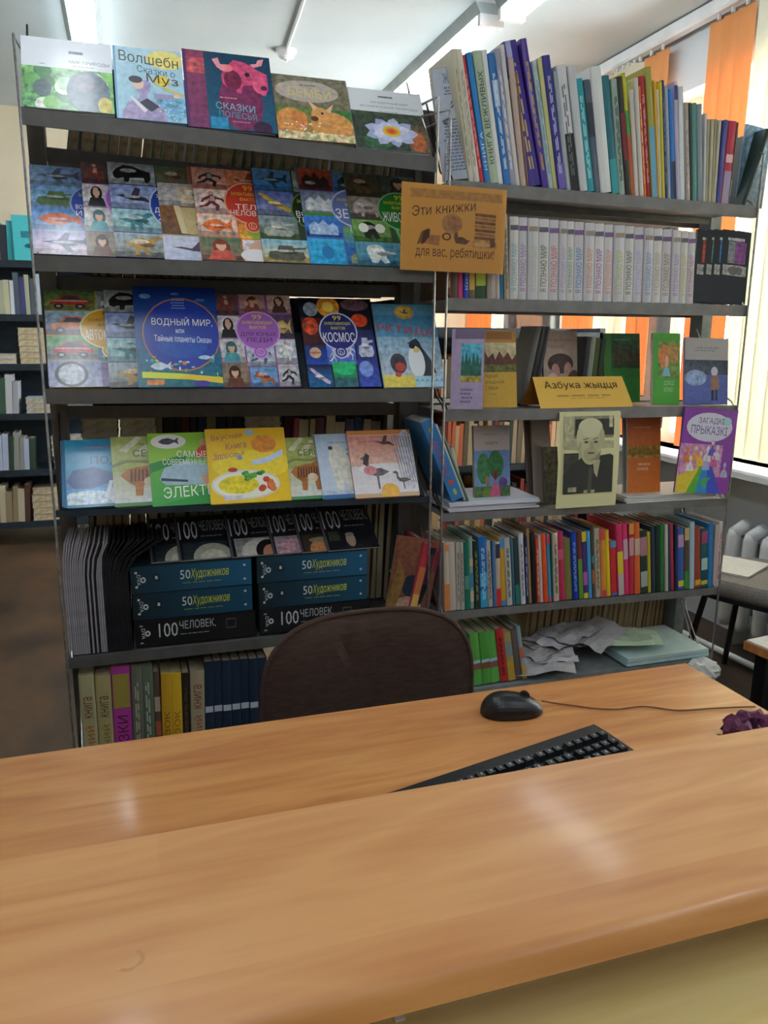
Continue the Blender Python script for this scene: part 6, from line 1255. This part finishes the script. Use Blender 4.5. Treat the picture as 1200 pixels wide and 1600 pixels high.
# ================================================================== CHAIR BY THE WINDOW
GREYF = mat('grey_chair_fabric', '8a8480', '7a7470', 120, .95, bump=.3, bscale=600)
sc_ = Vector((2.25, 2.25, 0))
t = thing('visitor_chair', 'grey padded chair with black legs beside the radiator at the right edge', 'chair', sc_, (0, 0, -1.15))
b = MB(); prof = [(.235*abs(math.cos(2*PI*k/28))**.55*(1 if math.cos(2*PI*k/28) > 0 else -1), .225*abs(math.sin(2*PI*k/28))**.55*(1 if math.sin(2*PI*k/28) > 0 else -1)) for k in range(28)]
NZ = 6
for i in range(NZ):   # softly rounded cushion
    k0 = i/NZ; k1 = (i+1)/NZ; f = lambda q: (1-.08*(q**4)-.05*((1-q)**6), .43+.06*q)
    (s0, z0), (s1, z1) = f(k0), f(k1)
    for j in range(28):
        p, q = prof[j], prof[(j+1) % 28]; b.face([(p[0]*s0, p[1]*s0, z0), (q[0]*s0, q[1]*s0, z0), (q[0]*s1, q[1]*s1, z1), (p[0]*s1, p[1]*s1, z1)])
b.face([(p[0]*.92, p[1]*.92, .49) for p in prof]); b.face([(p[0]*.95, p[1]*.95, .43) for p in prof[::-1]])
b.build('seat', GREYF, t, smooth=False)
b = MB(); b.prism([(p[0]*.96, p[1]*.96) for p in prof], .412, .43, 2); b.build('seat_shell', PLASTB, t)
for sx_, sy_ in ((-1, -1), (-1, 1), (1, -1), (1, 1)):
    b = MB(); b.tube([(sx_*.17, sy_*.15, .42), (sx_*.23, sy_*.21, 0)], .012, 8); b.build('leg', PLASTB, t)
b = MB(); b.tube([(.2, -.1, .42), (.25, -.12, .5), (.27, -.12, .62)], .01, 8); b.build('back_frame', PLASTB, t)
b = MB(); b.tube([(.2, .1, .42), (.25, .12, .5), (.27, .12, .62)], .01, 8); b.build('back_frame', PLASTB, t)
b = MB(); b.box(.25, .29, -.2, .2, .6, .86); b.build('backrest', GREYF, t, bevel=.015)
b = MB(); M_ = Matrix.Rotation(.5, 4, 'Z')
for k in range(2): b.box(-.12, .12, -.09, .09, .0+k*.004, .003+k*.004, 'dcdfe4', M=M_)
tag(b.build('paper_stack', PAPERW, loc=(sc_.x-.06, sc_.y+.12, .4915)), 'few white papers lying on the grey chair seat by the radiator', 'paper')
# small table corner at the right edge
ps = atz(1200, 1015, .5)
t = thing('low_table', 'corner of a low brown table with a white cloth at the right edge', 'table', (ps.x+.345, ps.y+.02, 0), (0, 0, .12))
b = MB(); b.box(-.3, .3, -.14, .14, .45, .475); b.build('table_top', WOOD1, t)
b = MB(); b.box(-.295, .29, -.135, .135, .4752, .480); b.build('white_cloth', PAPERW, t)
for sx_ in (-.25, .25):
    for sy_ in (-.1, .1):
        b = MB(); b.box(sx_-.02, sx_+.02, sy_-.02, sy_+.02, 0, .45); b.build('leg', PLASTB, t)
# white cable loop on the floor
P = [atz(x, y, .02) for x, y in ((1210, 1060), (1192, 1058), (1180, 1068), (1178, 1088), (1190, 1108), (1215, 1120))]
o_ = P[2].copy(); o_.z = 0; b = MB(); b.tube([p-o_ for p in smoothp(P)], .007, 6)
tag(b.build('white_cable', WHITEP, loc=o_, smooth=True), 'white cable looping on the floor beside the desk corner', 'cable')
for ob in bpy.data.objects:
    if ob.name.startswith('window_') and ob.type == 'EMPTY': ob['kind'] = 'structure'
